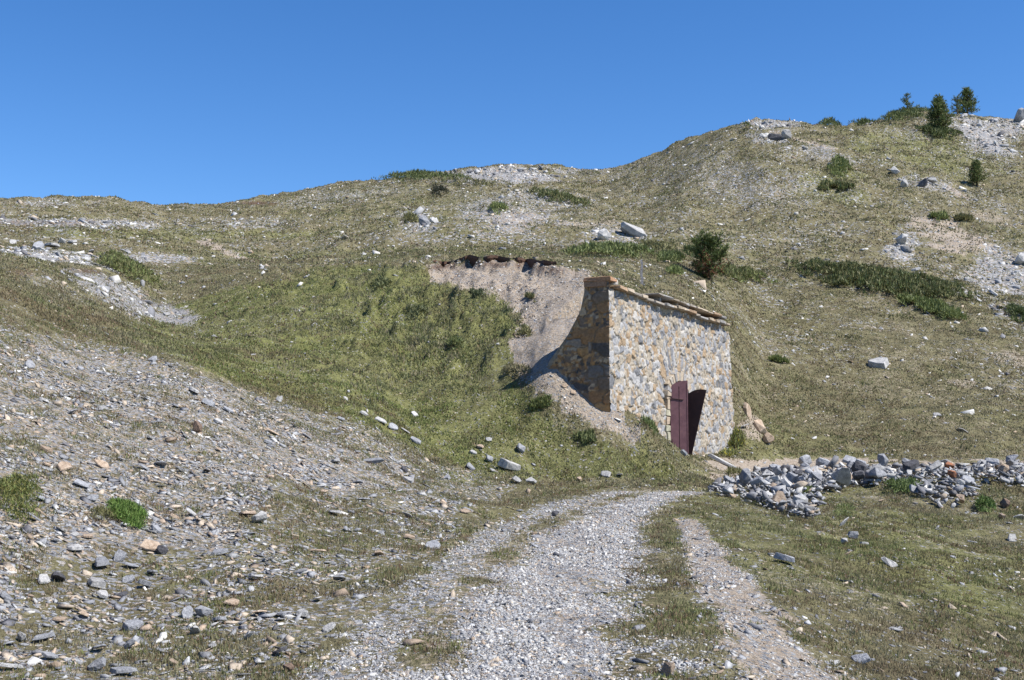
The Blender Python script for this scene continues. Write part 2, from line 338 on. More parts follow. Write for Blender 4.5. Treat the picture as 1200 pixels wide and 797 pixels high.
shelf = ((PY > 538 + wob * 6) & (PY < 562) & (PX > 770) & (YY > 31) & (YY < 45)).astype(float) * sstep(.3, .7, fbm(XX * .5, YY * 1.2, 4, 77) + .22 * sstep(800, 900, PX)) * sstep(765, 850, PX + wobf * 90)
bank_scree = poly([(-400, 300), (-100, 330), (20, 385), (140, 405), (330, 472), (420, 492), (530, 545), (600, 566), (560, 600), (450, 680), (345, 797), (300, 1100), (-600, 1100)], 1, 16, 0, 33)
bank_hi = poly([(-300, 340), (20, 395), (140, 415), (330, 480), (480, 545), (430, 600), (330, 560), (250, 640), (120, 640), (40, 700), (-200, 760)], 1, 30, 0, 33)
cut = poly([(497, 309), (620, 306), (692, 318), (700, 430), (725, 478), (766, 515), (735, 512), (690, 496), (640, 470), (603, 436), (598, 402), (612, 372), (585, 350), (540, 338), (505, 330)], 1, 5, 30.5, 52, 6)
gully = mx(ell(150, 345, 75, 22, 22, .75, 34), ell(205, 368, 40, 14, 25, .9, 34), ell(60, 335, 50, 16, 20, .3, 28))
stone = mx(.36 * bank_scree + .16 * bank_hi * bank_scree, road_main * .75, road_left * .6, path_r * .38, .30 * cut, gully,
  ell(90, 262, 130, 7, 1, .8, 60), ell(60, 300, 90, 8, 6, .9, 38), ell(170, 303, 60, 5, 0, .8, 45), ell(290, 262, 60, 8, 0, .5, 60),
  ell(490, 262, 26, 16, 20, .8, 60), ell(590, 252, 75, 34, 0, .55, 60), ell(595, 206, 75, 12, 0, .95, 90), ell(560, 280, 130, 7, 0, .5, 60),
  ell(715, 280, 45, 16, 0, .6, 60), ell(905, 146, 42, 6, 0, .9, 90), ell(905, 165, 30, 6, 10, .7, 90), ell(965, 180, 40, 10, 20, .6, 90),
  ell(1150, 160, 46, 20, 25, 1, 100), ell(1180, 150, 50, 14, 0, .8, 100), ell(1085, 216, 40, 9, 5, .6, 90), ell(1060, 290, 24, 24, 20, .8, 70),
  ell(1175, 320, 45, 30, 10, .85, 60), ell(1190, 365, 55, 14, 20, .6, 60), ell(1150, 345, 70, 10, 15, .4, 60), ell(870, 215, 100, 40, 10, .38, 80), ell(720, 200, 80, 12, -8, .3, 90),
  ell(400, 230, 80, 10, -8, .4, 90), ell(45, 238, 55, 6, 0, .55, 90), ell(640, 232, 55, 12, 10, .6, 90))
stone = np.maximum(stone, .10 + .16 * sstep(.45, .75, fbm(XX * .22, YY * .22, 4, 81)) * sstep(20, 60, YY))
green_mound = .75 * poly([(130, 385), (250, 345), (380, 312), (500, 312), (530, 338), (600, 352), (606, 390), (598, 440), (640, 492), (740, 532), (790, 545), (790, 560), (600, 560), (520, 540), (400, 485), (280, 450), (190, 412)], 1, 6, 27, 60)
dirt = mx(.95 * cut, bank_scree * (.40 + .20 * bank_hi), road_mid * .55, road_main * .8, path_r * .9, shelf * .8,
  ell(1115, 278, 60, 22, 15, .75, 60), ell(1165, 255, 40, 14, 10, .6, 80), ell(1185, 420, 40, 16, 10, .6, 50), ell(1080, 490, 45, 7, 5, .5, 45), ell(1130, 450, 30, 7, 5, .6, 45),
  ell(262, 294, 36, 5, 24, 1.3, 55), ell(600, 258, 50, 16, 0, .7, 60), ell(690, 262, 50, 6, -5, .6, 60), ell(1050, 300, 30, 20, 0, .45, 60), ell(940, 165, 60, 3, 15, .8, 90), ell(1125, 228, 25, 3, 30, .9, 80),
  ell(455, 290, 140, 3, -2, .5, 60), ell(620, 520, 40, 10, 10, .45, 28, 34), ell(880, 500, 22, 16, 30, .8, 38, 50))
dirt = np.maximum(dirt, .48 * sstep(.50, .66, fbm(XX * .55, YY * .55, 4, 91)) * (1 - .85 * green_mound))
lush = mx(.92 * green_mound, ell(540, 560, 40, 8, 0, .5, 0, 36), ell(900, 640, 160, 60, 30, .4, 0, 34), ell(1080, 640, 160, 60, 20, .55, 0, 34),
  ell(900, 520, 120, 22, 5, .35, 40, 50), ell(980, 215, 40, 25, 0, .5, 80), ell(1090, 175, 120, 30, 10, .5, 90), ell(560, 300, 300, 9, 0, .35, 60), ell(200, 275, 200, 8, 0, .5, 60), ell(480, 245, 120, 30, 0, .2, 70))
soil_shade = inlip * np.exp(-((PY - lip - 2.5) / 3.2) ** 2) * sstep(.3, .45, fbm(XX * 1.1, YY * 0, 3, 95) + .1)  # strip below the lip: overhang shade painted as darker soil colour
soil_shade = mx(soil_shade * .95, ell(28, 318, 14, 5, 10, .6, 30, 60), ell(105, 318, 22, 3, 8, .7, 30, 60), ell(300, 238, 28, 2.2, 0, .9, 100), ell(60, 261, 60, 2, 0, .5, 70))
stone = np.clip(stone, 0, 1); dirt = np.clip(dirt, 0, 1)
dirt = np.where(door_hole, .8, dirt)
nu, ny = ZZ.shape
V = np.stack([XX, YY, ZZ], -1).reshape(-1, 3)
idx = np.arange(nu * ny).reshape(nu, ny)
FQ = np.stack([idx[:-1, :-1], idx[1:, :-1], idx[1:, 1:], idx[:-1, 1:]], -1).reshape(-1, 4)
ground = np_mesh("ground", V, FQ, M['terrain'], smooth=True); tag(ground, kind='structure')
set_col(ground.data, "mask", np.stack([stone, dirt, lush], -1).reshape(-1, 3).astype(np.float32))
for nm, arr in (("far", sstep(28, 70, YY)), ("soil_shade", np.clip(soil_shade, 0, 1))):
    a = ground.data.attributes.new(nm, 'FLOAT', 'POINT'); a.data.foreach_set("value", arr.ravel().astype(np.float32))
# ground behind the camera and the far valley floor
bx_, by_ = np.meshgrid(np.linspace(-60, 60, 60), np.linspace(-60, 1.55, 30), indexing='ij')
bz_ = np.where(bx_ < -2, (-bx_ - 2) * .35, -(np.maximum(bx_ - 2, 0)) * .12) - .012
i2 = np.arange(bx_.size).reshape(bx_.shape)
o = np_mesh("ground", np.stack([bx_, by_, bz_], -1).reshape(-1, 3), np.stack([i2[:-1, :-1], i2[1:, :-1], i2[1:, 1:], i2[:-1, 1:]], -1).reshape(-1, 4), M['terrain'], smooth=True)
set_col(o.data, "mask", np.tile(np.array([[.35, .4, .3]], np.float32), (bx_.size, 1))); tag(o, kind='structure')
o = np_mesh("valley_floor", [(-3000, -3000, -30), (3000, -3000, -30), (3000, 3000, -30), (-3000, 3000, -30)], [(0, 1, 2, 3)], M['terrain']); tag(o, kind='structure')

# ---- lookups
def gi(x, y):
    u = x / y
    a = np.clip(np.interp(u, U, np.arange(nu)), 0, nu - 1.001); b = np.clip(np.interp(np.log(y), LV, np.arange(ny)), 0, ny - 1.001)
    return a, b
def look(G, x, y):
    x = np.atleast_1d(np.asarray(x, float)); y = np.atleast_1d(np.asarray(y, float)); a, b = gi(x, y)
    i, j = a.astype(int), b.astype(int); fa, fb = a - i, b - j
    return (G[i, j] * (1 - fa) + G[i + 1, j] * fa) * (1 - fb) + (G[i, j + 1] * (1 - fa) + G[i + 1, j + 1] * fa) * fb
def hz(x, y): return float(look(ZZ, x, y)[0])
RY = np.exp(np.linspace(math.log(4), math.log(300), 3000))
def hit(px, py, ymin=4):
    dx, dy, dz = ray(px, py); k = RY / dy
    z = EYE + dz * k; zt = look(ZZ, dx * k, RY)
    ok = np.where((zt >= z) & (RY > ymin))[0]
    if not len(ok):                                   # above the skyline: take the closest approach
        j = int(np.argmin(np.where(RY > max(ymin, 60), z - zt, 1e9)))
    else: j = int(ok[0])
    return float(dx * k[j]), float(RY[j]), float(zt[j])
def normal_at(x, y):
    e = .12 + y * .004
    zx = (look(ZZ, x + e, y) - look(ZZ, x - e, y)) / (2 * e); zy = (look(ZZ, x, y + e) - look(ZZ, x, y - e)) / (2 * e)
    n = np.stack([-zx, -zy, np.ones_like(zx)], -1); return n / np.linalg.norm(n, axis=1, keepdims=True)
EX = XX[1:, :-1] - XX[:-1, :-1]; AREA = EX * (YY[:-1, 1:] - YY[:-1, :-1])
def scatter(n, dens):
    """n points over the ground, probability = cell area * density"""
    w_ = (AREA * dens[:-1, :-1]).ravel(); w_ = np.maximum(w_, 0); c = np.cumsum(w_); c /= c[-1]
    k = np.searchsorted(c, rng.random(n)); i, j = np.unravel_index(k, AREA.shape)
    fa, fb = rng.random(n), rng.random(n)
    y = YV[j] + (YV[j + 1] - YV[j]) * fb; u = U[i] + (U[i + 1] - U[i]) * fa
    return u * y, y
inview = (np.abs(PX - 600) < 680).astype(float) * (PY < 900)
keep = 1 - ((SS > -.1) & (SS < 12.2) & (DD > -.1) & (DD < 4)).astype(float)
inview *= keep

# ------------------------------------------------------------------ rocks
def rock_template(flat, seed, n=14, jag=1.0):
    r = random.Random(seed); bm = bmesh.new()
    for _ in range(n):
        v = Vector((r.gauss(0, 1), r.gauss(0, 1), r.gauss(0, 1))).normalized()
        m_ = max(abs(v.x), abs(v.y), abs(v.z)); v = v.lerp(v / m_ * .8, .6 * jag)
        bm.verts.new((v.x * .5, v.y * .5 * r.uniform(.6, .9), v.z * .5 * flat))
    res = bmesh.ops.convex_hull(bm, input=bm.verts)
    bmesh.ops.delete(bm, geom=[v for v in bm.verts if not v.link_faces], context='VERTS')
    bmesh.ops.triangulate(bm, faces=bm.faces)
    return bm
TPL = []
for k in range(14):
    bm = rock_template([.18, .28, .42, .6, .8][k % 5], 100 + k, 8); bm.verts.index_update()
    TPL.append((np.array([v.co[:] for v in bm.verts]), np.array([[v.index for v in f.verts] for f in bm.faces]))); bm.free()
def rot_to_normal(n, yaw, tilt):
    """rotation matrices (k,3,3): z axis to a jittered normal, then yaw"""
    z = n + tilt; z /= np.linalg.norm(z, axis=1, keepdims=True)
    a = np.stack([np.cos(yaw), np.sin(yaw), np.zeros_like(yaw)], -1)
    x = a - z * np.sum(a * z, 1, keepdims=True); x /= np.linalg.norm(x, axis=1, keepdims=True)
    y = np.cross(z, x); return np.stack([x, y, z], -1)
def rocks_mesh(name, x, y, size, cols, sink=.25, tilt=.35, tpls=None, yaw=None, lift=None):
    n = len(x); z = look(ZZ, x, y); nm = normal_at(x, y)
    Rm = rot_to_normal(nm, rng.random(n) * 6.283 if yaw is None else yaw, rng.normal(0, tilt, (n, 3)))
    which = rng.choice(tpls if tpls is not None else np.arange(len(TPL)), n)
    Vs, Fs, Cs = [], [], []; off = 0
    pos = np.stack([x, y, z], -1) + nm * (size * (.16 - sink))[:, None]
    if lift is not None: pos[:, 2] += lift
    for k in range(len(TPL)):
        s = np.where(which == k)[0]
        if not len(s): continue
        tv, tf = TPL[k]; asp = rng.uniform(.7, 1.35, (len(s), 1, 3))
        v = np.einsum('nij,nvj->nvi', Rm[s], tv[None] * asp * size[s][:, None, None]) + pos[s][:, None]
        Vs.append(v.reshape(-1, 3)); Fs.append((tf[None] + (np.arange(len(s)) * len(tv))[:, None, None] + off).reshape(-1, 3))
        Cs.append(np.repeat(cols[s], len(tv), 0)); off += v.shape[0] * v.shape[1]
    return np_mesh(name, np.concatenate(Vs), np.concatenate(Fs), M['stones'], np.concatenate(Cs))
PAL = np.array([(.185, .19, .205), (.26, .267, .28), (.33, .337, .345), (.43, .43, .42), (.12, .12, .13), (.39, .33, .26), (.31, .245, .185), (.55, .54, .51)])
def pal(n, w): 
    w = np.array(w, float); c = PAL[rng.choice(len(PAL), n, p=w / w.sum())]
    return np.clip(c * rng.uniform(.8, 1.2, (n, 1)), 0, .8)

# gravel on the wheel tracks
gm = np.clip(road_main * 1.0 + road_left * .45 + path_r * .3, 0, 1) * inview * (YY < 38)
gm = gm * (.25 + 1.2 * sstep(.35, .6, fbm(XX * 1.5, YY * 1.2, 4, 131)))
x, y = scatter(105000, gm * np.clip(14 / YY, 0, 1.5) ** 1.4)
sz = rng.lognormal(math.log(.0185), .55, len(x)) * (1 + y / 60)
o = rocks_mesh("gravel", x, y, np.clip(sz, .012, .11), pal(len(x), [2, 4, 5, 4.5, .8, 1.6, .8, 1.2]), .22, .5)
tag(o, "loose grey gravel spread over the wheel tracks", "gravel", kind='stuff')
# fine scree on the left bank and on bare soil
sm = (bank_scree * (.22 + .55 * bank_hi) + 1.7 * cut + .06 * path_r + .05) * inview * (YY < 60) * (1 - road_main) * (1 - .9 * green_mound)
sm = sm * (.28 + 1.5 * sstep(.42, .68, fbm(XX * 1.4, YY * 1.4, 3, 101)))
x, y = scatter(46000, sm * np.clip(16 / YY, .22, 1.6) ** 1.5)
sz = rng.lognormal(math.log(.034), .62, len(x)) * (1 + y / 45)
incut = look(cut, x, y)[:, None] > .5
c = np.where(incut, pal(len(x), [.5, 1, 1.5, 1, .4, 5, 4, .6]), pal(len(x), [4, 4.5, 2.8, 1.2, 1, 3.8, 2.6, .7]))
sz = np.where(incut[:, 0], sz * .62, sz)
o = rocks_mesh("scree", x, y, np.clip(sz, .02, .20), c, .14, .3, tpls=[0, 1, 5, 6, 10, 11, 0, 5, 10, 2])
tag(o, "small slate chips and stones covering the left bank", "scree", kind='stuff')
# stones on the far slopes
fm = (np.clip(stone, 0, 1) ** 1.4 + .02) * inview * (YY > 34) * (1 - cut) * (1 - .95 * green_mound)
x, y = scatter(30000, fm * np.clip(70 / YY, .4, 2.2) ** 1.2)
sz = rng.lognormal(math.log(.20), .5, len(x)) * (.55 + y / 140)
o = rocks_mesh("hillside_stones", x, y, np.clip(sz, .05, 1.1), pal(len(x), [1.5, 3, 4, 5, .6, 2, .8, 3.5]), .2, .4)
tag(o, "pale stones strewn across the far slopes", "stones", kind='stuff')
x, y = scatter(19000, (inview * (YY > 48)) * (.2 + sstep(.42, .62, fbm(XX * .12, YY * .12, 4, 103))) * np.clip(70 / YY, .3, 2))
sz = rng.lognormal(math.log(.125), .55, len(x)) * (.5 + y / 130)
o = rocks_mesh("hillside_pebbles", x, y, np.clip(sz, .05, .7), pal(len(x), [1, 2, 3, 5, .3, 3, 1, 4]), .22, .4)
tag(o, "small bright stones scattered in the hillside turf", "stones", kind='stuff')

om = mx(ell(1160, 160, 46, 18, 25, 1, 100), ell(1185, 150, 40, 12, 0, 1, 100), ell(600, 205, 70, 9, 0, .7, 90), ell(905, 147, 38, 5, 0, .7, 90), ell(80, 262, 120, 4, 2, .8, 60),
        ell(50, 299, 80, 5, 6, .8, 38), ell(1180, 325, 35, 25, 10, .4, 60), ell(1060, 295, 22, 18, 20, .6, 60), ell(500, 263, 18, 9, 20, 1, 60), ell(620, 235, 30, 8, 10, .7, 60), ell(1085, 216, 30, 5, 5, .8, 90), ell(1180, 362, 40, 7, 20, .6, 60), ell(170, 355, 50, 12, 22, .25, 34)) * inview
x, y = scatter(2100, om * np.clip(70 / YY, .4, 2))
sz = rng.lognormal(math.log(.45), .4, len(x)) * (.4 + y / 160)
o = rocks_mesh("outcrop_stones", x, y, np.clip(sz, .2, 1.6), pal(len(x), [3, 4, 4, 3.5, 3, 1, .4, 2]), .12, .6)
tag(o, "broken rock of the outcrops on the ridges", "stones", kind='stuff')

# ------------------------------------------------------------------ grass
def blades(name, x, y, h, wd, cols, label, lean=.5, per=3, spread=.03, mat='blades'):
    n = len(x); x = np.repeat(x, per) + rng.normal(0, 1, n * per) * np.repeat(spread, per); y = np.repeat(y, per) + rng.normal(0, 1, n * per) * np.repeat(spread, per)
    h = np.repeat(h, per) * rng.uniform(.6, 1.25, n * per); wd = np.repeat(wd, per); cols = np.repeat(cols, per, 0) * rng.uniform(.75, 1.25, (n * per, 1))
    z = look(ZZ, x, y) - .01; a = rng.random(n * per) * 6.283; la = rng.random(n * per) * 6.283; ll = rng.random(n * per) * lean
    dx, dy = np.cos(a) * wd / 2, np.sin(a) * wd / 2
    b0 = np.stack([x - dx, y - dy, z], -1); b1 = np.stack([x + dx, y + dy, z], -1)
    tp = np.stack([x + np.cos(la) * ll * h, y + np.sin(la) * ll * h, z + h * np.sqrt(np.maximum(1 - ll ** 2, .1))], -1)
    V = np.stack([b0, b1, tp], 1).reshape(-1, 3); Fc = np.arange(len(V)).reshape(-1, 3)
    C = np.repeat(np.clip(cols, 0, 1), 3, 0); 
    o = np_mesh(name, V, Fc, M[mat], C)
    if label: tag(o, label, "grass", kind='stuff')
    return o
def grass_cols(x, y):
    l = np.clip(look(lush, x, y) + (fbm(x * .5, y * .5, 3, 111) - .5) * 1.6 + rng.normal(0, .22, len(x)), 0, 1)[:, None]
    dry = np.array([.240, .222, .132]); gr = np.array([.170, .200, .066]); br = np.array([.19, .13, .08])
    c = dry * (1 - l) + gr * l
    rd = sstep(.52, .68, fbm(x * .9 + 5, y * .9, 3, 171))[:, None] * .45
    c = c * (1 - rd) + np.array([.20, .135, .085]) * rd
    c = c * (.72 + .5 * fbm(x * 2.4, y * 2.4, 3, 172))[:, None]
    c = c * (1 - .14 * sstep(55, 90, y))[:, None]
    k = (rng.random(len(x)) < .07)[:, None]; return np.where(k, br, c)
tuft = sstep(.42, .54, fbm(XX * 1.9, YY * 1.9, 4, 181)) * bank_scree
gmask = np.clip(1.1 - stone * 1.1 - road_main * 1.15 - road_left * .45 - path_r * .6 - cut * 1.2 - shelf * 1.1 - soil_shade - dirt * .6, .015, 1)
gmask = np.clip(gmask * (1 - .55 * bank_scree) + .9 * tuft, 0, 1) * inview
patch = sstep(.3, .62, fbm(XX * 1.7, YY * 1.7, 4, 121))
x, y = scatter(85000, gmask * (.35 + patch) * (YY < 34) * (YY > 6) * np.clip(14 / YY, 0, 1.6) ** 1.3)
blades("grass", x, y, rng.uniform(.014, .034, len(x)) * (1 + y / 50) * (.5 + 1.1 * look(patch, x, y)), np.full(len(x), .007) * (1 + y / 14), grass_cols(x, y), "short dry alpine grass growing beside the track", .97, 4, .022 + y / 900)
x, y = scatter(105000, gmask * (.2 + patch) * (YY >= 28) * (YY < 75) * np.clip(40 / YY, 0, 1.5))
blades("grass", x, y, rng.uniform(.03, .085, len(x)), np.full(len(x), .035) * (1 + y / 80), grass_cols(x, y), "short olive turf on the mound and lower slope", .8, 4, .06 + y / 900)
x, y = scatter(50000, gmask * (.2 + patch) * (YY >= 70) * (YY < 200))
blades("grass", x, y, rng.uniform(.06, .17, len(x)), np.full(len(x), .15), grass_cols(x, y), "rough turf on the upper mountain slope", .8, 4, .3 + y / 900)


x, y = scatter(16000, gmask * (YY > 30) * (YY < 190) * sstep(.40, .6, fbm(XX * .35, YY * .35, 4, 191)) * np.clip(60 / YY, .3, 1.6))
dk = np.array([(.155, .16, .07), (.17, .13, .085), (.14, .14, .07), (.20, .20, .09)])[rng.integers(0, 4, len(x))]  # darker blade colours put specks of shading into the turf
blades("heath_shade_tufts", x, y, rng.uniform(.05, .13, len(x)) * (.6 + y / 120), np.full(len(x), .07) * (.5 + y / 70), dk, None, .97, 9, .08 + y / 500)
tag(bpy.data.objects["heath_shade_tufts"], "darker low tufts added as shading specks in the turf of the slopes", "heath", kind='stuff')
mt = np.exp(-((PX - 500) / 110) ** 2) * np.exp(-((PY - 385) / 60) ** 2) * (YY > 30) * (YY < 58) * (1 - cut) * sstep(.47, .6, fbm(XX * 1.3, YY * .8, 4, 205)) * inview
x, y = scatter(1000, mt)
dk = np.array([(.17, .19, .09), (.21, .21, .11), (.15, .165, .075), (.24, .215, .14)])[rng.integers(0, 4, len(x))]
blades("mound_tufts", x, y, rng.uniform(.07, .17, len(x)), np.full(len(x), .04), dk, None, .85, 12, np.full(len(x), .10))
tag(bpy.data.objects["mound_tufts"], "rough tussocky grass on the upper right of the mound", "grass", kind='stuff')
x, y = scatter(9000, gmask * (YY > 7) * (YY < 32) * sstep(.45, .6, fbm(XX * 1.1, YY * 1.1, 4, 195)) * np.clip(14 / YY, 0, 1.6) ** 1.3)
dk = np.array([(.15, .17, .06), (.17, .11, .07), (.22, .19, .10), (.12, .14, .05)])[rng.integers(0, 4, len(x))]
blades("meadow_tufts", x, y, rng.uniform(.022, .055, len(x)) * (1 + y / 50), np.full(len(x), .009) * (1 + y / 20), dk, None, .9, 12, .03 + y / 900)
tag(bpy.data.objects["meadow_tufts"], "leafy tufts dotted over the grass near the track", "grass", kind='stuff')

# ------------------------------------------------------------------ stone building
def wpt(s, d, z): return (A[0] + DIR[0] * s + BACK[0] * d, A[1] + DIR[1] * s + BACK[1] * d, z)
TOP = 6.06
root = empty("stone_building", wpt(6, 0, FLOOR))
tag(root, "small stone masonry building half buried in the green mound, with an arched doorway", "building")
def cells(u, v, s):
    """jittered-cell voronoi: nearest id hash, F1, F2"""
    iu, iv = np.floor(u), np.floor(v); b1 = np.full(u.shape, 9.); b2 = b1.copy(); cid = np.zeros(u.shape)
    cu, cv = np.zeros(u.shape), np.zeros(u.shape)
    for a in (-1, 0, 1):
        for b in (-1, 0, 1):
            gx, gy = iu + a, iv + b
            qx = gx + .12 + .76 * _h(gx, gy, s); qy = gy + .12 + .76 * _h(gx, gy, s + 5)
            d = np.maximum(np.abs(u - qx), np.abs(v - qy)) * .55 + np.hypot(u - qx, v - qy) * .5
            hh = _h(gx, gy, s + 9); n = d < b1
            b2 = np.where(n, b1, np.minimum(b2, d)); cid = np.where(n, hh, cid)
            cu = np.where(n, u - qx, cu); cv = np.where(n, v - qy, cv); b1 = np.where(n, d, b1)
    return cid, b1, b2, cu, cv
def stone_colour(cid, tan_bias, dark=False):
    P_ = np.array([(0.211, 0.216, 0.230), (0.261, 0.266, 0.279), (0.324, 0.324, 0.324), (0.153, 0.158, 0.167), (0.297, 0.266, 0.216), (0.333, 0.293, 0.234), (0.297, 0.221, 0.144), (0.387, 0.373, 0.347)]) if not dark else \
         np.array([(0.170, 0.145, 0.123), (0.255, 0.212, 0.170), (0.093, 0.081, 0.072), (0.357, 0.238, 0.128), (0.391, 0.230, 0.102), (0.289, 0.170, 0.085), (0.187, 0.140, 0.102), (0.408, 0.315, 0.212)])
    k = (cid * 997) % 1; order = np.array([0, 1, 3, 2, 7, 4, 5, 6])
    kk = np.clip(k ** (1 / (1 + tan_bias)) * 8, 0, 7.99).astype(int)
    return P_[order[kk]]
S0, S1, ZSP, ZCR = 4.70, 6.55, 3.22, 3.72            # door opening
SM = (S0 + S1) / 2; HW = (S1 - S0) / 2
def arch_z(s): return ZSP + (ZCR - ZSP) * np.sqrt(np.clip(1 - ((s - SM) / HW) ** 2, 0, 1))
def masonry_panel(name, lu, lv, origin, cond, stone_w, stone_h, seed, tan, dark=False, arch=False, step=.026, quoin=None, amp_=.07):
    nu_, nv_ = int(lu / step), int(lv / step)
    uu, vv = np.meshgrid(np.linspace(0, lu, nu_), np.linspace(0, lv, nv_), indexing='ij')
    wu = uu + (fbm(uu * 3, vv * 3, 3, seed) - .5) * .12; wv = vv + (fbm(uu * 3, vv * 3, 3, seed + 1) - .5) * .12
    a_, b_ = wu / stone_w, wv / stone_h
    a_ = a_ + .5 * (np.floor(b_) % 2)
    cid, f1, f2, cu, cv = cells(a_, b_, seed)
    if arch:
        dz = wv + origin - ZSP + .35; dx = wu - SM; rr = np.hypot(dx, dz); th = np.arctan2(dx, dz)
        r2 = cells(th / .12 + .3 * (fbm(uu * 2, vv * 2, 2, 8) - .5), (rr - 1.25) / .7 + 3, seed + 40)
        ring = (rr < 1.95 + .5 * (fbm(th * 8, th * 0, 2, 7) - .5)) & (dz > .1) 
        cid, f1, f2, cu, cv = [np.where(ring, p, q) for p, q in zip(r2, (cid, f1, f2, cu, cv))]
    if quoin is not None:
        q = cells(np.zeros_like(uu) + .5 + (wu / .75), wv / .33, seed + 70); qm = quoin(uu, vv)
        cid, f1, f2, cu, cv = [np.where(qm, p, q_) for p, q_ in zip(q, (cid, f1, f2, cu, cv))]
    edge = sstep(.015, .085, f2 - f1)
    small = cells(wu / .09, wv / .08, seed + 90)
    chip = ((cid * 31) % 1 < .34)
    h = edge * (.35 + .65 * ((cid * 7) % 1)) + (cu * (((cid * 13) % 1) - .5) + cv * (((cid * 17) % 1) - .5)) * 1.0 * edge + (fbm(uu * 9, vv * 9, 4, seed + 3) - .5) * .7
    h = h * amp_
    tb = tan(uu, vv) if callable(tan) else np.full(uu.shape, tan)
    c = stone_colour(cid, tb, dark)
    c = np.where(chip[..., None], stone_colour(small[0], tb + .5, dark), c)
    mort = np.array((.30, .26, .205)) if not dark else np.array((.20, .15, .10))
    e = np.clip(edge + .15 * (tb < .8), 0, 1)[..., None]; e = np.where((f2 - f1 < .045)[..., None] & (((cid * 53) % 1) > .45)[..., None], e * .3, e)
    c = mort * (1 - e) + c * e
    return uu, vv, h, c
def panel_faces(mask):
    n_, m_ = mask.shape; id_ = np.arange(n_ * m_).reshape(n_, m_)
    k = mask[:-1, :-1] & mask[1:, :-1] & mask[1:, 1:] & mask[:-1, 1:]
    return np.stack([id_[:-1, :-1], id_[1:, :-1], id_[1:, 1:], id_[:-1, 1:]], -1)[k]
# front
ZB = .9
uu, vv, h, c = masonry_panel("f", LEN, TOP - ZB, ZB, None, .27, .22, 500, lambda u, v: .05 + .9 * np.exp(-((u - 5.2) / 2.2) ** 2) * np.exp(-((v - 1.3) / 1.6) ** 2) + .25 * (u < 3),
    arch=True, quoin=lambda u, v: u < .42, amp_=.07)
zz_ = vv + ZB
inside = (np.abs(uu - SM) < HW) & (zz_ < arch_z(uu))
topcut = zz_ > TOP - .10 - .22 * sstep(10.4, 11.9, uu) - .05 * fbm(uu * 3, uu * 0, 2, 9)
endr = .10 * np.clip((uu - (LEN - .35)) / .35, 0, 1) ** 2
bow = 1.15 * np.clip((uu - 10.3) / 1.75, 0, 1) ** 2 * (1 - sstep(1.6, 3.4, zz_)) * 0
dd = -h + endr + .035 * (zz_ - 1.5)
Vw = np.stack([A[0] + DIR[0] * uu + BACK[0] * dd, A[1] + DIR[1] * uu + BACK[1] * dd, zz_], -1).reshape(-1, 3)
np_mesh("front_wall", Vw, panel_faces(~inside & ~topcut), M['masonry'], c.reshape(-1, 3), smooth=False, parent=root)
# side wall in the shade, leaning back edge (a buttress wing)
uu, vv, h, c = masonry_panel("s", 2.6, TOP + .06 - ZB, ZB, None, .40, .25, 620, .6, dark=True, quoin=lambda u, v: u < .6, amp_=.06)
zz_ = vv + ZB
edge_back = .70 + 1.25 * np.clip((TOP - .35 - zz_) / 2.2, 0, 1.4) ** 1.25 + .07 * (fbm(zz_ * 5, zz_ * 0, 3, 4) - .5)
edge_back = np.floor(edge_back / .07) * .07 * .6 + edge_back * .4
keepm = uu < edge_back
sd_ = -h                                              # outwards = -DIR
Vw = np.stack([A[0] + DIR[0] * sd_ + BACK[0] * uu, A[1] + DIR[1] * sd_ + BACK[1] * uu, zz_], -1).reshape(-1, 3)
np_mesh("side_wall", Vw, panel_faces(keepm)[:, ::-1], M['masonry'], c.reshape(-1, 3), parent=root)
# core of the wall, with the passage of the doorway left free
def add_box(bm, s0, s1, d0, d1, z0, z1, jit=0, rnd=random):
    vs = []
    for s_ in (s0, s1):
        for d_ in (d0, d1):
            for z_ in (z0, z1):
                j = lambda: rnd.uniform(-jit, jit)
                vs.append(bm.verts.new(wpt(s_ + j(), d_ + j(), z_ + j())))
    for f in ((0, 1, 3, 2), (4, 6, 7, 5), (0, 4, 5, 1), (2, 3, 7, 6), (0, 2, 6, 4), (1, 5, 7, 3)):
        bm.faces.new([vs[i] for i in f])
    return vs
def bm_obj(name, bm, mat, parent=None, cols=None, smooth=False):
    bmesh.ops.recalc_face_normals(bm, faces=bm.faces)
    me = bpy.data.meshes.new(name); bm.to_mesh(me); bm.free(); me.materials.append(mat)
    o = bpy.data.objects.new(name, me); COL.objects.link(o)
    if parent: o.parent = parent
    return o
def mat_flat(name, c0, c1, sc=8, rough=.9, bump=.01):
    m, t, b = new_mat(name, rough); geo = N(t, "ShaderNodeNewGeometry")
    n = N(t, "ShaderNodeTexNoise", Scale=sc, Detail=6, Roughness=.65); t.links.new(geo.outputs["Position"], n.inputs["Vector"])
    t.links.new(ramp(t, n.outputs[0], [(.3, c0), (.7, c1)]), b.inputs["Base Color"])
    bp = N(t, "ShaderNodeBump", Strength=.8, Distance=bump); t.links.new(n.outputs[0], bp.inputs["Height"]); t.links.new(bp.outputs[0], b.inputs["Normal"])
    return m
M['core'] = mat_flat("wall_core", (.22, .18, .13), (.42, .35, .26))
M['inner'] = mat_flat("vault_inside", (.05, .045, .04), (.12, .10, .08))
bm = bmesh.new()
add_box(bm, .03, S0 - .03, .13, .72, .9, TOP - .16)
add_box(bm, S1 + .03, 10.4, .13, .72, .9, TOP - .16); add_box(bm, 10.4, LEN - .06, .16, .72, .9, TOP - .42)
n_ = 16
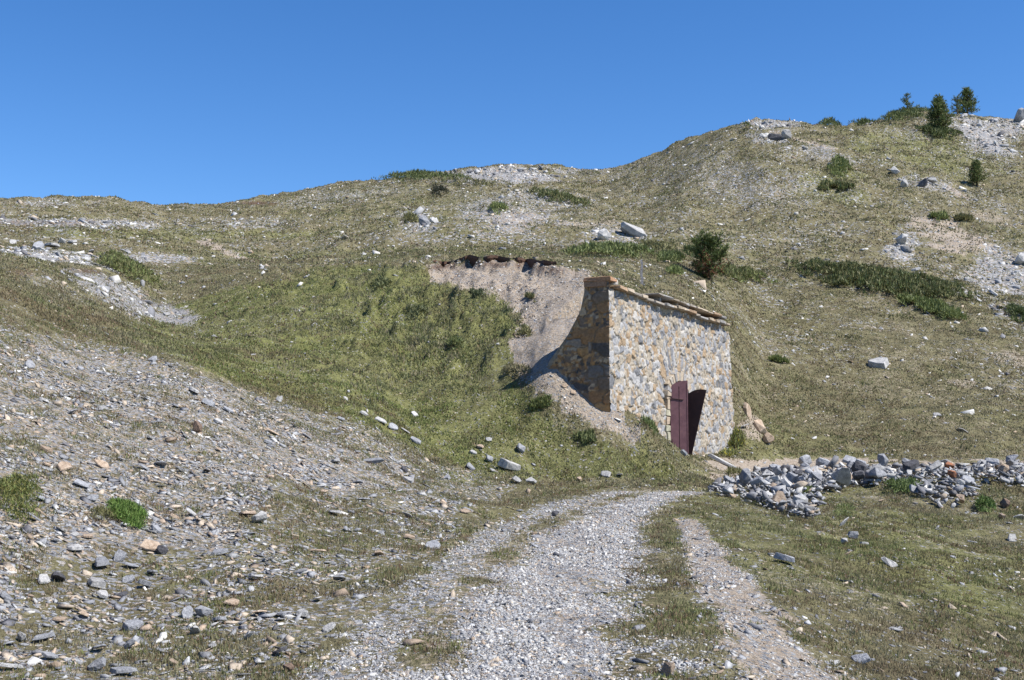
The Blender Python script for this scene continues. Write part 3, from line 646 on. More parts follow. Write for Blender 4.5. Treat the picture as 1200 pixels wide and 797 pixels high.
for i in range(n_):                                   # stepped fill above the arch, soffit follows it
    a0, a1 = S0 - .03 + (S1 - S0 + .06) * i / n_, S0 - .03 + (S1 - S0 + .06) * (i + 1) / n_
    add_box(bm, a0, a1, .13, .72, float(min(arch_z(np.array([a0, a1])))) + .005, TOP - .16)
wed = [(.05, .70), (.05, .9), (1.9, .9), (1.9, 2.2)]
bm_obj("wall_core", bm, M['core'], root)
bm = bmesh.new()                                       # wing behind the side wall
prof_ = [(.72, 0.9), (2.25, .9), (2.1, 3.2), (1.75, 4.0), (1.2, 4.7), (.85, 5.3), (.72, 5.85)]
f0 = [bm.verts.new(wpt(.06, d_, z_)) for d_, z_ in prof_]; f1_ = [bm.verts.new(wpt(.5, d_, z_)) for d_, z_ in prof_]
bm.faces.new(f0); bm.faces.new(f1_[::-1])
for i in range(len(prof_)): bm.faces.new((f0[i], f1_[i], f1_[(i + 1) % len(prof_)], f0[(i + 1) % len(prof_)]))
bm_obj("buttress", bm, M['core'], root)
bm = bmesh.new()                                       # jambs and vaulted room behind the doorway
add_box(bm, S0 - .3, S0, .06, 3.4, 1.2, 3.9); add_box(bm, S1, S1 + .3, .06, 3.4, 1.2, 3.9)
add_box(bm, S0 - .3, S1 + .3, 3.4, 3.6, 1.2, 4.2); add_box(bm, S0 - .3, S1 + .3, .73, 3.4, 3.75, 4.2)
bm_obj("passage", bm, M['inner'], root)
# coping slabs along the top, two broken courses in the middle
rr_ = random.Random(5)
def slab_cols(bm_list, pal_): pass
def coping(name, items, parent):
    bm = bmesh.new(); lay = bm.loops.layers.float_color.new("col")
    for (s0, s1, d0, d1, z0, z1, col) in items:
        before = len(bm.faces); add_box(bm, s0, s1, d0, d1, z0, z1, .018, rr_); bm.faces.ensure_lookup_table()
        for f in bm.faces[before:]:
            for l in f.loops: l[lay] = (*col, 1)
    bmesh.ops.bevel(bm, geom=list(bm.edges), offset=.012, segments=1, affect='EDGES')
    return bm_obj(name, bm, M['masonry'], parent)
def tancol(): 
    b_ = rr_.uniform(.6, .9); c = rr_.choice([(.46, .39, .30), (.40, .36, .31), (.50, .42, .32), (.36, .35, .34), (.42, .30, .2)]); return tuple(q * b_ for q in c)
it = []; s_ = .62
while s_ < 11.2:
    l_ = rr_.uniform(.28, .8); th = rr_.uniform(.06, .10)
    pr = rr_.uniform(.02, .08) if s_ < 3.3 or s_ > 10.3 else rr_.uniform(.06, .14)
    base = TOP - .17 + .03 * math.sin(s_ * 1.3)
    it.append((s_, s_ + l_, -pr, .75, base, base + th, tancol()))
    s_ += l_ + rr_.uniform(.01, .03)
coping("coping", it, root)
it = []; s_ = 3.6
while s_ < 10.2:                                      # upper course lifted on small stones, leaving dark gaps
    l_ = rr_.uniform(.4, .95); z_ = TOP + .035 + rr_.uniform(-.01, .015)
    it.append((s_, s_ + l_, -rr_.uniform(.05, .16), .8, z_, z_ + rr_.uniform(.05, .08), tancol()))
    if rr_.random() < .6: it.append((s_ + .05, s_ + .05 + rr_.uniform(.12, .22), rr_.uniform(-.02, .05), .5, TOP - .10, z_ - .002, tancol()))
    s_ += l_ + rr_.uniform(.01, .04)
coping("roof_slab", it, root)
coping("cap_stone", [(-.06, .42, -.05, .72, TOP + .0, TOP + .10, (.34, .20, .12)), (-.05, .3, .1, .7, TOP - .14, TOP - .003, (.30, .18, .11)), (.30, .62, -.02, .62, TOP - .06, TOP + .07, (.38, .35, .31))], root)
# tan dressed stones beside the doorway
it = []; it0 = []; z_ = 1.45
while z_ < ZSP:
    hh_ = rr_.uniform(.16, .34)
    it0.append((S0 - rr_.uniform(.22, .34), S0 - .004, -.075, .3, z_, z_ + hh_, (.37 * rr_.uniform(.85, 1.1), .32, .24)))
    it.append((S1 + .004, S1 + rr_.uniform(.22, .38), -.075, .3, z_, z_ + hh_, (.38 * rr_.uniform(.85, 1.1), .33, .25)))
    z_ += hh_ + .012
coping("door_jamb", it, root); coping("door_jamb", it0, root)
bm = bmesh.new(); lay = bm.loops.layers.float_color.new("col"); nv_ = 15
for i in range(nv_):                                   # tan voussoirs round the arch
    a0 = math.pi * (i + .04) / nv_; a1 = math.pi * (i + .96) / nv_; k_ = rr_.uniform(.26, .42); cc_ = rr_.uniform(.85, 1.12); pr_ = -rr_.uniform(.08, .12)
    vs = []
    for d_ in (pr_, .3):
        for a_, e_ in ((a0, .006), (a1, .006), (a1, k_), (a0, k_)):
            vs.append(bm.verts.new(wpt(SM - math.cos(a_) * (HW + e_), d_, ZSP + math.sin(a_) * (ZCR - ZSP + e_))))
    fs = [bm.faces.new([vs[j] for j in f]) for f in ((0, 1, 2, 3), (7, 6, 5, 4), (0, 4, 5, 1), (1, 5, 6, 2), (2, 6, 7, 3), (3, 7, 4, 0))]
    for f in fs:
        for l in f.loops: l[lay] = (((.37, .31, .235), (.33, .30, .255), (.40, .33, .24), (.29, .28, .27))[i * 7 % 4][0] * cc_, ((.37, .31, .235), (.33, .30, .255), (.40, .33, .24), (.29, .28, .27))[i * 7 % 4][1] * cc_, ((.37, .31, .235), (.33, .30, .255), (.40, .33, .24), (.29, .28, .27))[i * 7 % 4][2] * cc_, 1)
bmesh.ops.bevel(bm, geom=list(bm.edges), offset=.012, segments=1, affect='EDGES')
bm_obj("door_arch", bm, M['masonry'], root)
it = [(S0 - .15, S1 + .35, -.3, .5, FLOOR - .1, FLOOR + .015, (.42, .40, .37))]
coping("door_sill", it, root)
# metal door leaves
def metal(name, c0, c1):
    m, t, b = new_mat(name, .45); geo = N(t, "ShaderNodeNewGeometry")
    n = N(t, "ShaderNodeTexNoise", Scale=5, Detail=7, Roughness=.7); t.links.new(geo.outputs["Position"], n.inputs["Vector"])
    t.links.new(ramp(t, n.outputs[0], [(.35, c0), (.62, c1), (.75, (.16, .085, .06))]), b.inputs["Base Color"])
    t.links.new(ramp(t, n.outputs[0], [(.3, g(.4)), (.7, g(.7))]), b.inputs["Roughness"])
    return m
M['maroon'] = metal("maroon_paint", (.095, .046, .055), (.135, .068, .080)); M['maroon_dark'] = metal("rusty_shaded_maroon", (.035, .017, .018), (.05, .025, .024))  # dark copy carries the leaning leaf's shade in its paint colour
def leaf_mesh(name, width, h_hinge, h_free, mat, thick=.035):
    pts = [(0, 0), (width, 0), (width, h_free)]
    n = 9
    for i in range(n + 1):
        a = math.pi / 2 * i / n; pts.append((width - width * math.sin(a), h_hinge + (h_free - h_hinge) * math.cos(a)))
    pts = [p for i, p in enumerate(pts) if i == 0 or (abs(p[0] - pts[i - 1][0]) + abs(p[1] - pts[i - 1][1])) > 1e-5]
    bm = bmesh.new(); a_ = [bm.verts.new((x_, -thick / 2, z_)) for x_, z_ in pts]; b_ = [bm.verts.new((x_, thick / 2, z_)) for x_, z_ in pts]
    bm.faces.new(a_); bm.faces.new(b_[::-1])
    for i in range(len(pts)): bm.faces.new((a_[i], b_[i], b_[(i + 1) % len(pts)], a_[(i + 1) % len(pts)]))
    bmesh.ops.bevel(bm, geom=[e for e in bm.edges if e.calc_length() > .02], offset=.004, segments=1, affect='EDGES')
    return bm_obj(name, bm, mat)
def box_child(name, x0, x1, y0, y1, z0, z1, mat, parent):
    bm = bmesh.new(); bmesh.ops.create_cube(bm, size=1)
    for v in bm.verts: v.co = Vector(((x0 + x1) / 2 + v.co.x * (x1 - x0), (y0 + y1) / 2 + v.co.y * (y1 - y0), (z0 + z1) / 2 + v.co.z * (z1 - z0)))
    bmesh.ops.bevel(bm, geom=list(bm.edges), offset=.004, segments=1, affect='EDGES')
    o = bm_obj(name, bm, mat, parent); return o
root_inv = root.matrix_basis.inverted()
d1 = leaf_mesh("door", .54, 1.90, 2.17, M['maroon'])
hx, hy, _ = wpt(S0 + .03, -.06, 0)
d1.parent = root; d1.matrix_parent_inverse = Matrix.Identity(4)
dl = Matrix.Translation((hx, hy, FLOOR + .03)) @ Matrix.Rotation(math.atan2(.20, .98), 4, 'Z')
d1.matrix_local = root_inv @ dl; d1['label'] = "sunlit maroon metal door leaf with a curved top"
bar = box_child("latch_bar", -.17, .17, -.012, .012, -.012, .012, M['maroon_dark'], d1); bar.location = (.23, -.032, 1.62); bar.rotation_euler.y = .10
box_child('seam', .262, .278, -.026, -.018, .04, 2.0, M['maroon_dark'], d1); box_child('edge_strip', .50, .535, -.028, -.018, .02, 2.1, M['maroon'], d1)
for zz0 in (.35, 1.6): box_child("hinge", -.03, .05, -.045, -.019, zz0, zz0 + .10, M['maroon_dark'], d1)
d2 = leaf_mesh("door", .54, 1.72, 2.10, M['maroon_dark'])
bx0, by0, _ = wpt(S0 + 1.05, -.16, 0)
d2.parent = root
dl = Matrix.Translation((bx0 - .34, by0, FLOOR + .03)) @ Matrix.Rotation(math.atan2(-.30, .95), 4, 'Z') @ Matrix.Rotation(R(13.5), 4, 'Y')
d2.matrix_local = root_inv @ dl; d2['label'] = "dark shaded door leaf leaning sideways out of the doorway"
for ch in list(root.children):
    if ch not in (d1, d2): ch.matrix_parent_inverse = root_inv

# ------------------------------------------------------------------ individual rocks
def slab_mesh(seed, thick, pts=7):
    r = random.Random(seed); bm = bmesh.new(); ring = []
    for i in range(pts):
        a = 2 * math.pi * (i + r.uniform(-.35, .35)) / pts; q = r.uniform(.36, .52)
        ring.append((math.cos(a) * q, math.sin(a) * q * .72))
    lo = [bm.verts.new((x_ * r.uniform(.92, 1.08), y_ * r.uniform(.92, 1.08), -thick / 2)) for x_, y_ in ring]
    sl = r.uniform(-.25, .25) * thick * 3
    hi = [bm.verts.new((x_ * r.uniform(.78, .98), y_ * r.uniform(.78, .98), thick / 2 + x_ * sl + r.uniform(-.12, .12) * thick)) for x_, y_ in ring]
    bmesh.ops.convex_hull(bm, input=bm.verts); bmesh.ops.delete(bm, geom=[v for v in bm.verts if not v.link_faces], context='VERTS')
    bmesh.ops.bevel(bm, geom=list(bm.edges), offset=.012, segments=1, affect='EDGES')
    me = bpy.data.meshes.new("rock"); bm.to_mesh(me); bm.free(); return me
def block_mesh(seed, flat, n=17):
    bm = rock_template(flat, seed, n, .8)
    for v in bm.verts: v.co *= random.Random(seed + v.index).uniform(.85, 1.1)
    bmesh.ops.dissolve_limit(bm, angle_limit=.25, verts=bm.verts, edges=bm.edges)
    bmesh.ops.bevel(bm, geom=list(bm.edges), offset=.014, segments=1, affect='EDGES')
    me = bpy.data.meshes.new("rock"); bm.to_mesh(me); bm.free(); return me
SLABS = {}; BLOCKS = {}
for mk in ('slate', 'pale', 'tan', 'dark', 'rust', 'brown'):
    SLABS[mk] = [slab_mesh(20 + k, [.09, .12, .17, .08, .14][k]) for k in range(5)]; BLOCKS[mk] = [block_mesh(60 + k, [.55, .7, .85, .5, .65][k]) for k in range(5)]
    for m_ in SLABS[mk] + BLOCKS[mk]: m_.materials.append(M[mk])
def put_rock(x, y, size, mk='slate', shape='slab', label=None, group=None, yaw=None, tilt=.25, sink=.02, lift=0, asp=(1, 1, 1), name=None, k=None):
    me = (SLABS if shape == 'slab' else BLOCKS)[mk][random.randrange(5) if k is None else k]
    o = bpy.data.objects.new(name or ("slate_slab" if shape == 'slab' and mk == 'slate' else "stone_slab" if shape == 'slab' else "rock"), me); COL.objects.link(o)
    n = Vector(normal_at(np.array([x]), np.array([y]))[0]); n = (n + Vector((random.gauss(0, tilt), random.gauss(0, tilt), random.gauss(0, tilt)))).normalized()
    q = n.to_track_quat('Z', 'Y').to_matrix() @ Matrix.Rotation(random.uniform(0, 6.28) if yaw is None else yaw, 3, 'Z')
    o.rotation_euler = q.to_euler(); o.scale = (size * asp[0], size * asp[1], size * asp[2])
    th = .1 if shape == 'slab' else .3
    o.location = (x, y, hz(x, y) + size * asp[2] * th - size * sink + lift + (.022 if shape == 'slab' else 0))
    o['kind'] = 'thing'
    if label: tag(o, label, "rock", group)
    return o
def rock_px(px, py, wpx, mk, shape, label, **kw):
    x, y, z = hit(px, py + wpx * .12); return put_rock(x, y, 1.15 * wpx * y / F, mk, shape, label, **kw)
named = [
 (742, 271, 34, 'pale', 'block', "large whitish cracked boulder on the slope above the building", dict(asp=(1.1, .8, .7), tilt=.3, k=1, sink=.12)),
 (708, 279, 18, 'pale', 'block', "rounded grey boulder with dark underside, left of the large white boulder", dict(asp=(1, .9, .9), tilt=.1, k=2)),
 (1057, 284, 17, 'pale', 'block', "bright white rock above the dark juniper mat on the right hillside", dict(asp=(1, .9, 1))),
 (1028, 427, 26, 'pale', 'slab', "lone pale flat rock in the turf of the right hillside", dict(asp=(1, 1, 1.4))),
 (1098, 486, 12, 'pale', 'slab', "small white stone beside a bare pink patch low on the right hillside", {}),
 (1127, 505, 14, 'pale', 'slab', "small flat white stone right of the pink patch, just above the side track", {}),
 (1020, 145, 11, 'pale', 'block', "pale rectangular rock standing on the skyline left of the green mound bush", dict(asp=(1, .8, .55), tilt=.02, k=3)),
 (1196, 142, 18, 'slate', 'block', "dark jagged rock on the skyline at the right edge", dict(asp=(.8, .8, 1.3), tilt=.1)),
 (908, 163, 15, 'dark', 'block', "dark rock step on the hilltop with white rock beside it", dict(asp=(1.2, .8, .8))),
 (922, 161, 14, 'pale', 'block', "white rock right of the dark rock step on the hilltop", {}),
 (895, 161, 11, 'pale', 'block', "white rock left of the dark rock step on the hilltop", {}),
 (1083, 217, 16, 'dark', 'block', "dark rock in the small outcrop below the lone young pine", {}),
 (1092, 214, 14, 'pale', 'block', "white rock at the right of the small dark outcrop below the young pine", {}),
 (1060, 218, 12, 'pale', 'block', "white rock at the left end of the small outcrop", {}),
 (1050, 203, 13, 'pale', 'block', "small rock set above the left end of the small outcrop", {}),
 (1197, 308, 16, 'pale', 'block', "white angular rock in the grey scree at the right edge", {}),
 (1165, 344, 13, 'pale', 'slab', "white stone at the right end of the dark juniper mat", {}),
 (1073, 316, 13, 'pale', 'slab', "flat white stone touching the top of the dark juniper mat", {}),
 (1148, 352, 12, 'pale', 'slab', "flat grey stone at the lower right tip of the juniper mat", {}),
 (62, 289, 20, 'pale', 'slab', "large pale slab on the far left bench", dict(asp=(1, 1, 1.8))),
 (45, 290, 16, 'slate', 'slab', "grey slab touching the left side of the large pale slab on the far bench", dict(asp=(1, 1, 1.8))),
 (72, 284, 10, 'pale', 'block', "white block just above the large pale slab on the far bench", {}),
 (106, 296, 11, 'pale', 'block', "white rock alone in the grass of the left bench", {}),
 (132, 299, 9, 'tan', 'block', "cream coloured upright stone on the left bench", dict(asp=(.8, .8, 1.1))),
 (150, 296, 11, 'pale', 'slab', "flat pale stone right of the cream upright stone", {}),
 (85, 283, 14, 'pale', 'slab', "long pale stone on the upper edge of the left bench", {}),
 (15, 284, 12, 'pale', 'slab', "pale stone of the outcrop at the left edge", {}),
 (123, 340, 13, 'pale', 'slab', "tilted pale slab on the grey gully scree", dict(tilt=.4)),
 (195, 368, 14, 'pale', 'slab', "pale slab at the lower end of the grey gully scree", {}),
 (138, 360, 10, 'pale', 'slab', "bright stone in the middle of the gully scree", {}),
 (497, 262, 14, 'slate', 'block', "dark grey rock in the small outcrop at the middle of the far slope", {}),
 (508, 260, 10, 'pale', 'block', "white rock at the right of the small far outcrop", {}),
 (404, 279, 12, 'pale', 'slab', "pale rock where the far path meets the contour track", {}),
 (597, 549, 26, 'pale', 'slab', "largest pale slab at the foot of the mound beside the track", dict(asp=(1.1, .9, 2.2), tilt=.15, yaw=-.5, sink=.02)),
 (575, 540, 12, 'slate', 'block', "round grey stone left of the largest slab by the mound foot", {}),
 (612, 529, 15, 'slate', 'block', "grey rock with shaded face above the largest slab by the mound foot", {}),
 (552, 548, 16, 'slate', 'slab', "flat grey slab half sunk in the grass at the foot of the mound", {}),
 (607, 565, 14, 'pale', 'block', "pointed pale rock just below the largest slab", {}),
 (622, 566, 14, 'pale', 'block', "whitish rock at the right of the pointed pale rock", {}),
 (578, 552, 9, 'pale', 'slab', "small pale stone under the round grey stone", {}),
 (563, 524, 11, 'tan', 'slab', "tan upright stone on the lower left of the mound", dict(tilt=.5)),
 (573, 516, 9, 'pale', 'slab', "small white stone above the tan upright stone", {}),
 (555, 531, 10, 'pale', 'slab', "thin white stone below the tan upright stone", {}),
 (651, 604, 11, 'dark', 'block', "dark stone standing out on the gravel of the track", {}),
 (710, 556, 15, 'pale', 'slab', "pale stone in the grass left of the doorway", {}),
 (726, 557, 12, 'pale', 'slab', "pale stone immediately right of its twin in the grass before the doorway", {}),
 (679, 562, 8, 'tan', 'block', "small tan stone where the grass meets the track", {}),
 (405, 468, 10, 'pale', 'slab', "topmost white stone of the line of rocks on the lower mound edge", {}),
 (426, 485, 13, 'pale', 'slab', "white slab in the line of rocks on the lower mound edge", {}),
 (446, 493, 18, 'pale', 'slab', "pale slab in the middle of the line of rocks on the mound edge", {}),
 (461, 500, 20, 'slate', 'slab', "broad blue grey slab of the line of rocks on the mound edge", {}),
 (475, 505, 12, 'pale', 'slab', "small white slab right of the broad blue grey slab", {}),
 (487, 517, 18, 'slate', 'slab', "grey slab at the lower end of the line of rocks on the mound edge", {}),
 (486, 486, 12, 'pale', 'slab', "lone white stone on the grass above the line of rocks", {}),
 (662, 453, 9, 'tan', 'slab', "reddish stone at the foot of the shaded side wall", {}),
 (672, 462, 9, 'tan', 'slab', "cream stone just below the reddish stone by the side wall", {}),
 (872, 500, 13, 'pale', 'slab', "bright white stone at the right corner of the building", {}),
 (876, 486, 24, 'tan', 'slab', "long tan slab leaning from the right corner of the building", dict(asp=(1.1, .7, 2), tilt=.4)),
 (893, 505, 26, 'tan', 'block', "tan boulder right of the building corner", dict(asp=(1, .8, .7))),
 (900, 518, 15, 'tan', 'block', "smaller tan rock at the foot of the tan boulder", {}),
 (801, 533, 9, 'slate', 'block', "small grey stone on the door sill", {}),
 (848, 541, 30, 'pale', 'slab', "long flat pale slab on the ground at the right of the doorway", dict(asp=(1.3, .5, .8), tilt=.05)),
 (1043, 661, 24, 'pale', 'block', "white half buried stone in the grass of the right slope", dict(asp=(1, .8, .5))),
 (921, 657, 24, 'slate', 'slab', "blue grey slab lying at the right of the dirt path", dict(asp=(1.2, .6, 1.3))),
 (1009, 774, 24, 'slate', 'slab', "grey slab with dark edge near the bottom right of the dirt path", dict(tilt=.4)),
 (1178, 593, 14, 'brown', 'block', "red brown stone with a pale side below the right end of the rubble", {}),
 (1174, 607, 11, 'tan', 'block', "yellowish stone below the red brown stone", {}),
 (1195, 607, 15, 'pale', 'slab', "white slab at the right edge below the rubble", {}),
 (1186, 632, 17, 'pale', 'slab', "pale slab on the right slope near the picture edge", {}),
 (1139, 636, 13, 'pale', 'slab', "thin white stone on the right slope", {}),
 (989, 636, 12, 'pale', 'block', "pale stone at the left of the trio below the rubble tip", {}),
 (1000, 630, 13, 'slate', 'block', "grey stone with shaded side in the trio below the rubble tip", {}),
 (1013, 638, 13, 'pale', 'slab', "flat stone at the right of the trio below the rubble tip", {}),
 (988, 614, 16, 'pale', 'slab', "elongated pale slab just below the rubble tip", dict(asp=(1.3, .5, 1))),
 (783, 789, 22, 'tan', 'block', "pinkish block at the bottom edge right of the gravel", {}),
 (339, 785, 16, 'brown', 'block', "brown block at the bottom edge left of the gravel", {}),
 # foreground of the left bank
 (118, 662, 32, 'slate', 'slab', "largest pale blue grey slab in the cluster at the lower left", dict(asp=(1.1, .8, 1.3), tilt=.3, k=1)),
 (113, 684, 30, 'pale', 'slab', "pale straight edged slab below the largest slab of the lower left cluster", dict(tilt=.1, k=2)),
 (139, 655, 20, 'slate', 'slab', "dark edged slab standing up behind the lower left cluster", dict(tilt=.9)),
 (153, 664, 20, 'slate', 'slab', "oval blue grey slab on the right of the lower left cluster", {}),
 (178, 672, 18, 'slate', 'slab', "slab with dark shadow right of the oval blue grey slab", {}),
 (170, 686, 26, 'slate', 'slab', "long slanting slab at the lower right of the cluster", dict(asp=(1.2, .5, 1.2))),
 (150, 681, 16, 'slate', 'slab', "dark flat slab in the bottom of the lower left cluster", {}),
 (68, 679, 24, 'dark', 'slab', "dark slate slab left of the lower left cluster", dict(asp=(1, .7, 1.2))),
 (8, 702, 22, 'slate', 'slab', "smooth grey slab at the left edge", {}),
 (190, 648, 14, 'dark', 'block', "black faced angular rock right of the green cushion plant", {}),
 (176, 641, 30, 'tan', 'slab', "wide cream slab beneath the green cushion plant", {}),
 (184, 622, 16, 'slate', 'slab', "blue grey slab touching the right side of the green cushion plant", {}),
 (87, 628, 15, 'pale', 'slab', "white edged slab left of the green cushion plant", {}),
 (75, 547, 26, 'tan', 'slab', "pale triangular slab high on the left bank", dict(tilt=.15)),
 (120, 545, 20, 'tan', 'slab', "orange tan slab on the left bank", {}),
 (245, 473, 26, 'slate', 'slab', "large blue slate slab high on the bank", {}),
 (95, 568, 22, 'slate', 'slab', "blue grey slab below the orange tan slab", {}),
 (188, 545, 18, 'slate', 'slab', "upright blue grey slate in the middle of the bank", dict(tilt=.6)),
 (231, 506, 20, 'brown', 'block', "brown rock on the upper middle of the bank", {}),
 (290, 603, 24, 'tan', 'slab', "brown and tan slab on the lower bank", {}),
 (303, 611, 20, 'pale', 'block', "white rock against the right end of the brown and tan slab", {}),
 (205, 607, 14, 'tan', 'slab', "salmon coloured stone right of the cushion plant", {}),
 (320, 507, 18, 'tan', 'slab', "cream slab near the upper edge of the bank", {}),
 (328, 470, 12, 'pale', 'block', "small pointed white rock on the bank crest", {}),
 (361, 514, 16, 'slate', 'slab', "blue slate chip leaning on the upper bank", {}),
 (393, 541, 16, 'pale', 'slab', "bright pale stone on the right part of the bank", {}),
 (237, 719, 26, 'slate', 'block', "grey rock pair, left one, near the bottom of the bank", dict(asp=(1, .8, .6))),
 (256, 728, 18, 'slate', 'slab', "smaller grey slab touching the right of the grey rock", {}),
 (228, 741, 18, 'pale', 'slab', "pale flat stone just below the grey rock pair", {}),
 (289, 748, 18, 'pale', 'block', "whitish pointed stone near the bottom of the bank", {}),
 (157, 735, 26, 'slate', 'slab', "pale grey slab low on the left bank", {}),
 (152, 757, 22, 'slate', 'slab', "bluish slab below the pale grey slab, low on the bank", {}),
 (112, 782, 24, 'slate', 'slab', "slab half hidden in grass at the bottom left", {}),
 (144, 788, 30, 'slate', 'slab', "broad slab at the bottom edge of the left bank", {}),
 (52, 748, 24, 'slate', 'slab', "long grey slab in the lower left corner", dict(asp=(1.3, .5, 1))),
 (12, 783, 26, 'pale', 'slab', "thin pale slab in the bottom left corner", dict(asp=(1.3, .5, .8))),
 (25, 750, 14, 'pale', 'block', "whitish stone near the left edge", {}),
 (98, 722, 18, 'tan', 'slab', "cream slab in the lower left grass", {}),
 (355, 720, 22, 'pale', 'slab', "pale slab at the left side of the track", {}),
 (385, 738, 18, 'pale', 'slab', "flat white stone in the left wheel track", {}),
 (330, 722, 16, 'slate', 'slab', "grey flat stone left of the track edge", {}),
 (300, 678, 18, 'pale', 'slab', "grey white stone in the grass of the lower bank", {}),
 (258, 648, 20, 'slate', 'slab', "slate slab pointing right in the middle of the lower bank", {}),
 (408, 646, 15, 'slate', 'slab', "slate stone above the left wheel track", {}),
 (437, 541, 22, 'slate', 'slab', "dark edged blade of slate near the mound foot", dict(asp=(1.4, .5, 1))),
 (425, 586, 16, 'slate', 'slab', "slate stone in the middle of the right bank edge", {}),
 (478, 605, 14, 'pale', 'slab', "pale stone at the toe of the bank by the track", {}),
 (520, 590, 13, 'tan', 'slab', "tan stone in the debris where bank and track meet", {}),
 (545, 600, 14, 'tan', 'slab', "orange stone in the debris where bank and track meet", {}),
]
LAND = []
for px, py, w_, mk, sh, lb, kw in named:
    o = rock_px(px, py, w_, mk, sh, lb, **kw); LAND.append((px, py, lb))
# more slabs over the bank, described by the landmark they lie next to
marks = [(150, 600, "the bright green cushion plant"), (20, 590, "the leafy plant"), (75, 547, "the pale triangular slab"), (120, 545, "the orange tan slab"), (245, 473, "the large blue slate slab"),
         (231, 506, "the brown rock"), (296, 606, "the brown and tan slab"), (130, 670, "the cluster of slabs"), (240, 722, "the grey rock pair"), (328, 470, "the pointed white crest rock"), (68, 679, "the dark slate slab"),
         (393, 541, "the bright pale stone"), (150, 745, "the low pale grey slab"), (355, 720, "the pale slab beside the track"), (460, 500, "the line of mound rocks"), (60, 450, "the upper left turf"), (25, 750, "the whitish stone at the left edge")]
cnt = 0; used = {}
bx2, by2 = scatter(900, bank_scree * inview * (YY < 31) * (YY > 8.5) * np.clip(16 / YY, .4, 1.6) ** 1.6)
for x_, y_ in zip(bx2, by2):
    px, py = project(x_, y_, hz(x_, y_))
    if not (4 < px < 560 and 400 < py < 792) or any(abs(px - a) < 16 and abs(py - b) < 12 for a, b, _ in LAND): continue
    sz_ = random.uniform(11, 20) * y_ / F * (1 + .3 * (py > 600)); mk = random.choices(['slate', 'pale', 'tan', 'dark'], [6, 2.2, 2, .7])[0]
    m_ = min(marks, key=lambda q: math.hypot(q[0] - px, (q[1] - py) * 1.3)); dx, dy = px - m_[0], py - m_[1]
    side = ("right of" if dx > 0 else "left of") if abs(dx) > abs(dy) * 1.3 else ("below" if dy > 0 else "above")
    far__ = "close " if math.hypot(dx, dy) < 45 else "well "
    cw = dict(slate=random.choice(["blue grey", "blue grey"]), pale="pale", tan="tan", dark="dark")[mk]
    key = f"{cw} slab on the bank, {far__}{side} {m_[2]}"
    n_k = used.get(key, 0); 
    if n_k >= 1: continue
    used[key] = n_k + 1
    put_rock(x_, y_, sz_, mk, 'slab', key, "slabs lying on the left bank", name="slate_slab" if mk == 'slate' else "stone_slab"); LAND.append((px, py, key)); cnt += 1
    if cnt >= 60: break
# ---- rubble bank on the right: loose blocks piled along the edge of the side track
RP = [(828, 578), (862, 567), (882, 558), (908, 553), (1010, 551), (1120, 553), (1230, 551), (1230, 572), (1150, 572), (1140, 590), (1100, 598), (1065, 578), (1000, 572), (965, 582), (955, 612), (925, 606), (880, 592)]
rp = pip(PX, PY, RP) * (YY < 36) * (YY > 22)
rp_soft = rp.astype(float)
for _ in range(10):
    rp_soft[1:-1, 1:-1] = (rp_soft[:-2, 1:-1] + rp_soft[2:, 1:-1] + rp_soft[1:-1, :-2] + rp_soft[1:-1, 2:] + rp_soft[1:-1, 1:-1]) / 5
x, y = scatter(5200, rp.astype(float)); hp = look(rp_soft, x, y)
o = rocks_mesh("rubble", x, y, rng.lognormal(math.log(.125), .5, len(x)), pal(len(x), [4, 5, 4, 2, 2, 1, 1, 1]) , 0, .6, tpls=[0, 1, 2, 5, 6, 7, 10, 11], lift=hp * rng.uniform(0, .18, len(x)))
tag(o, "small broken stone filling the rubble bank beside the side track", "rubble", kind='stuff')
x, y = scatter(125, rp_soft ** 1.5); hp = look(rp_soft, x, y)
order = np.argsort(-y)
for i_ in order:
    px, py = project(x[i_], y[i_], hz(x[i_], y[i_]))
    if px > 1215: continue
    where = ("at the left tip of", "just right of the left tip of", "near the large pale leaning block of", "near the largest dark block of", "right of the largest dark block of", "in the thin middle of",
             "above the green clump in", "left of the orange stones in", "beside the orange stones in", "right of the orange stones in", "near the right end of")[int(np.searchsorted([862, 884, 908, 935, 965, 1010, 1050, 1085, 1125, 1160], px))]
    top = "back edge" if py < 554 else "middle" if py < 572 else "foot"
    for _try in range(14):
        mk = random.choices(['slate', 'pale', 'dark', 'tan'], [8, 2.5, 1.6, .6])[0]
        rs = random.lognormvariate(math.log(.32), .32); big = "large " if rs > .38 else "small " if rs < .27 else ""
        shp = 'block' if random.random() < .35 else 'slab'
        kind_ = dict(block=random.choice(["block", "lump"]), slab="slab")[shp]
        word = dict(slate="grey", pale="pale", dark="dark", tan="tan")[mk]
        lb = f"{big}{word} {kind_} {where} the rubble, {top}"
        if lb not in used: break
    used[lb] = 1
    put_rock(x[i_], y[i_], rs, mk, shp, lb, "stones of the rubble bank",
             tilt=.6, sink=-.05, lift=float(hp[i_]) * random.uniform(.02, .2), asp=(1, 1, 1.5 if shp == 'slab' else 1), name="rubble_stone")
for px, py, w_, lb in ((1093, 556, 13, "orange stained stone on the crest of the rubble bank, left one"), (1112, 555, 14, "upper orange red stone on the rubble bank"), (1116, 566, 12, "lower orange red stone directly under the upper one")):
    o = rock_px(px, py, w_, 'rust', 'block', lb, lift=.16, name="rubble_stone")
rock_px(919, 560, 24, 'dark', 'block', "largest dark block on the thick left part of the rubble bank", lift=.12, asp=(1.1, .8, .7), name="rubble_stone")
rock_px(898, 563, 27, 'pale', 'block', "largest pale leaning block at the left of the rubble bank", lift=.10, asp=(1, .8, .7), name="rubble_stone")
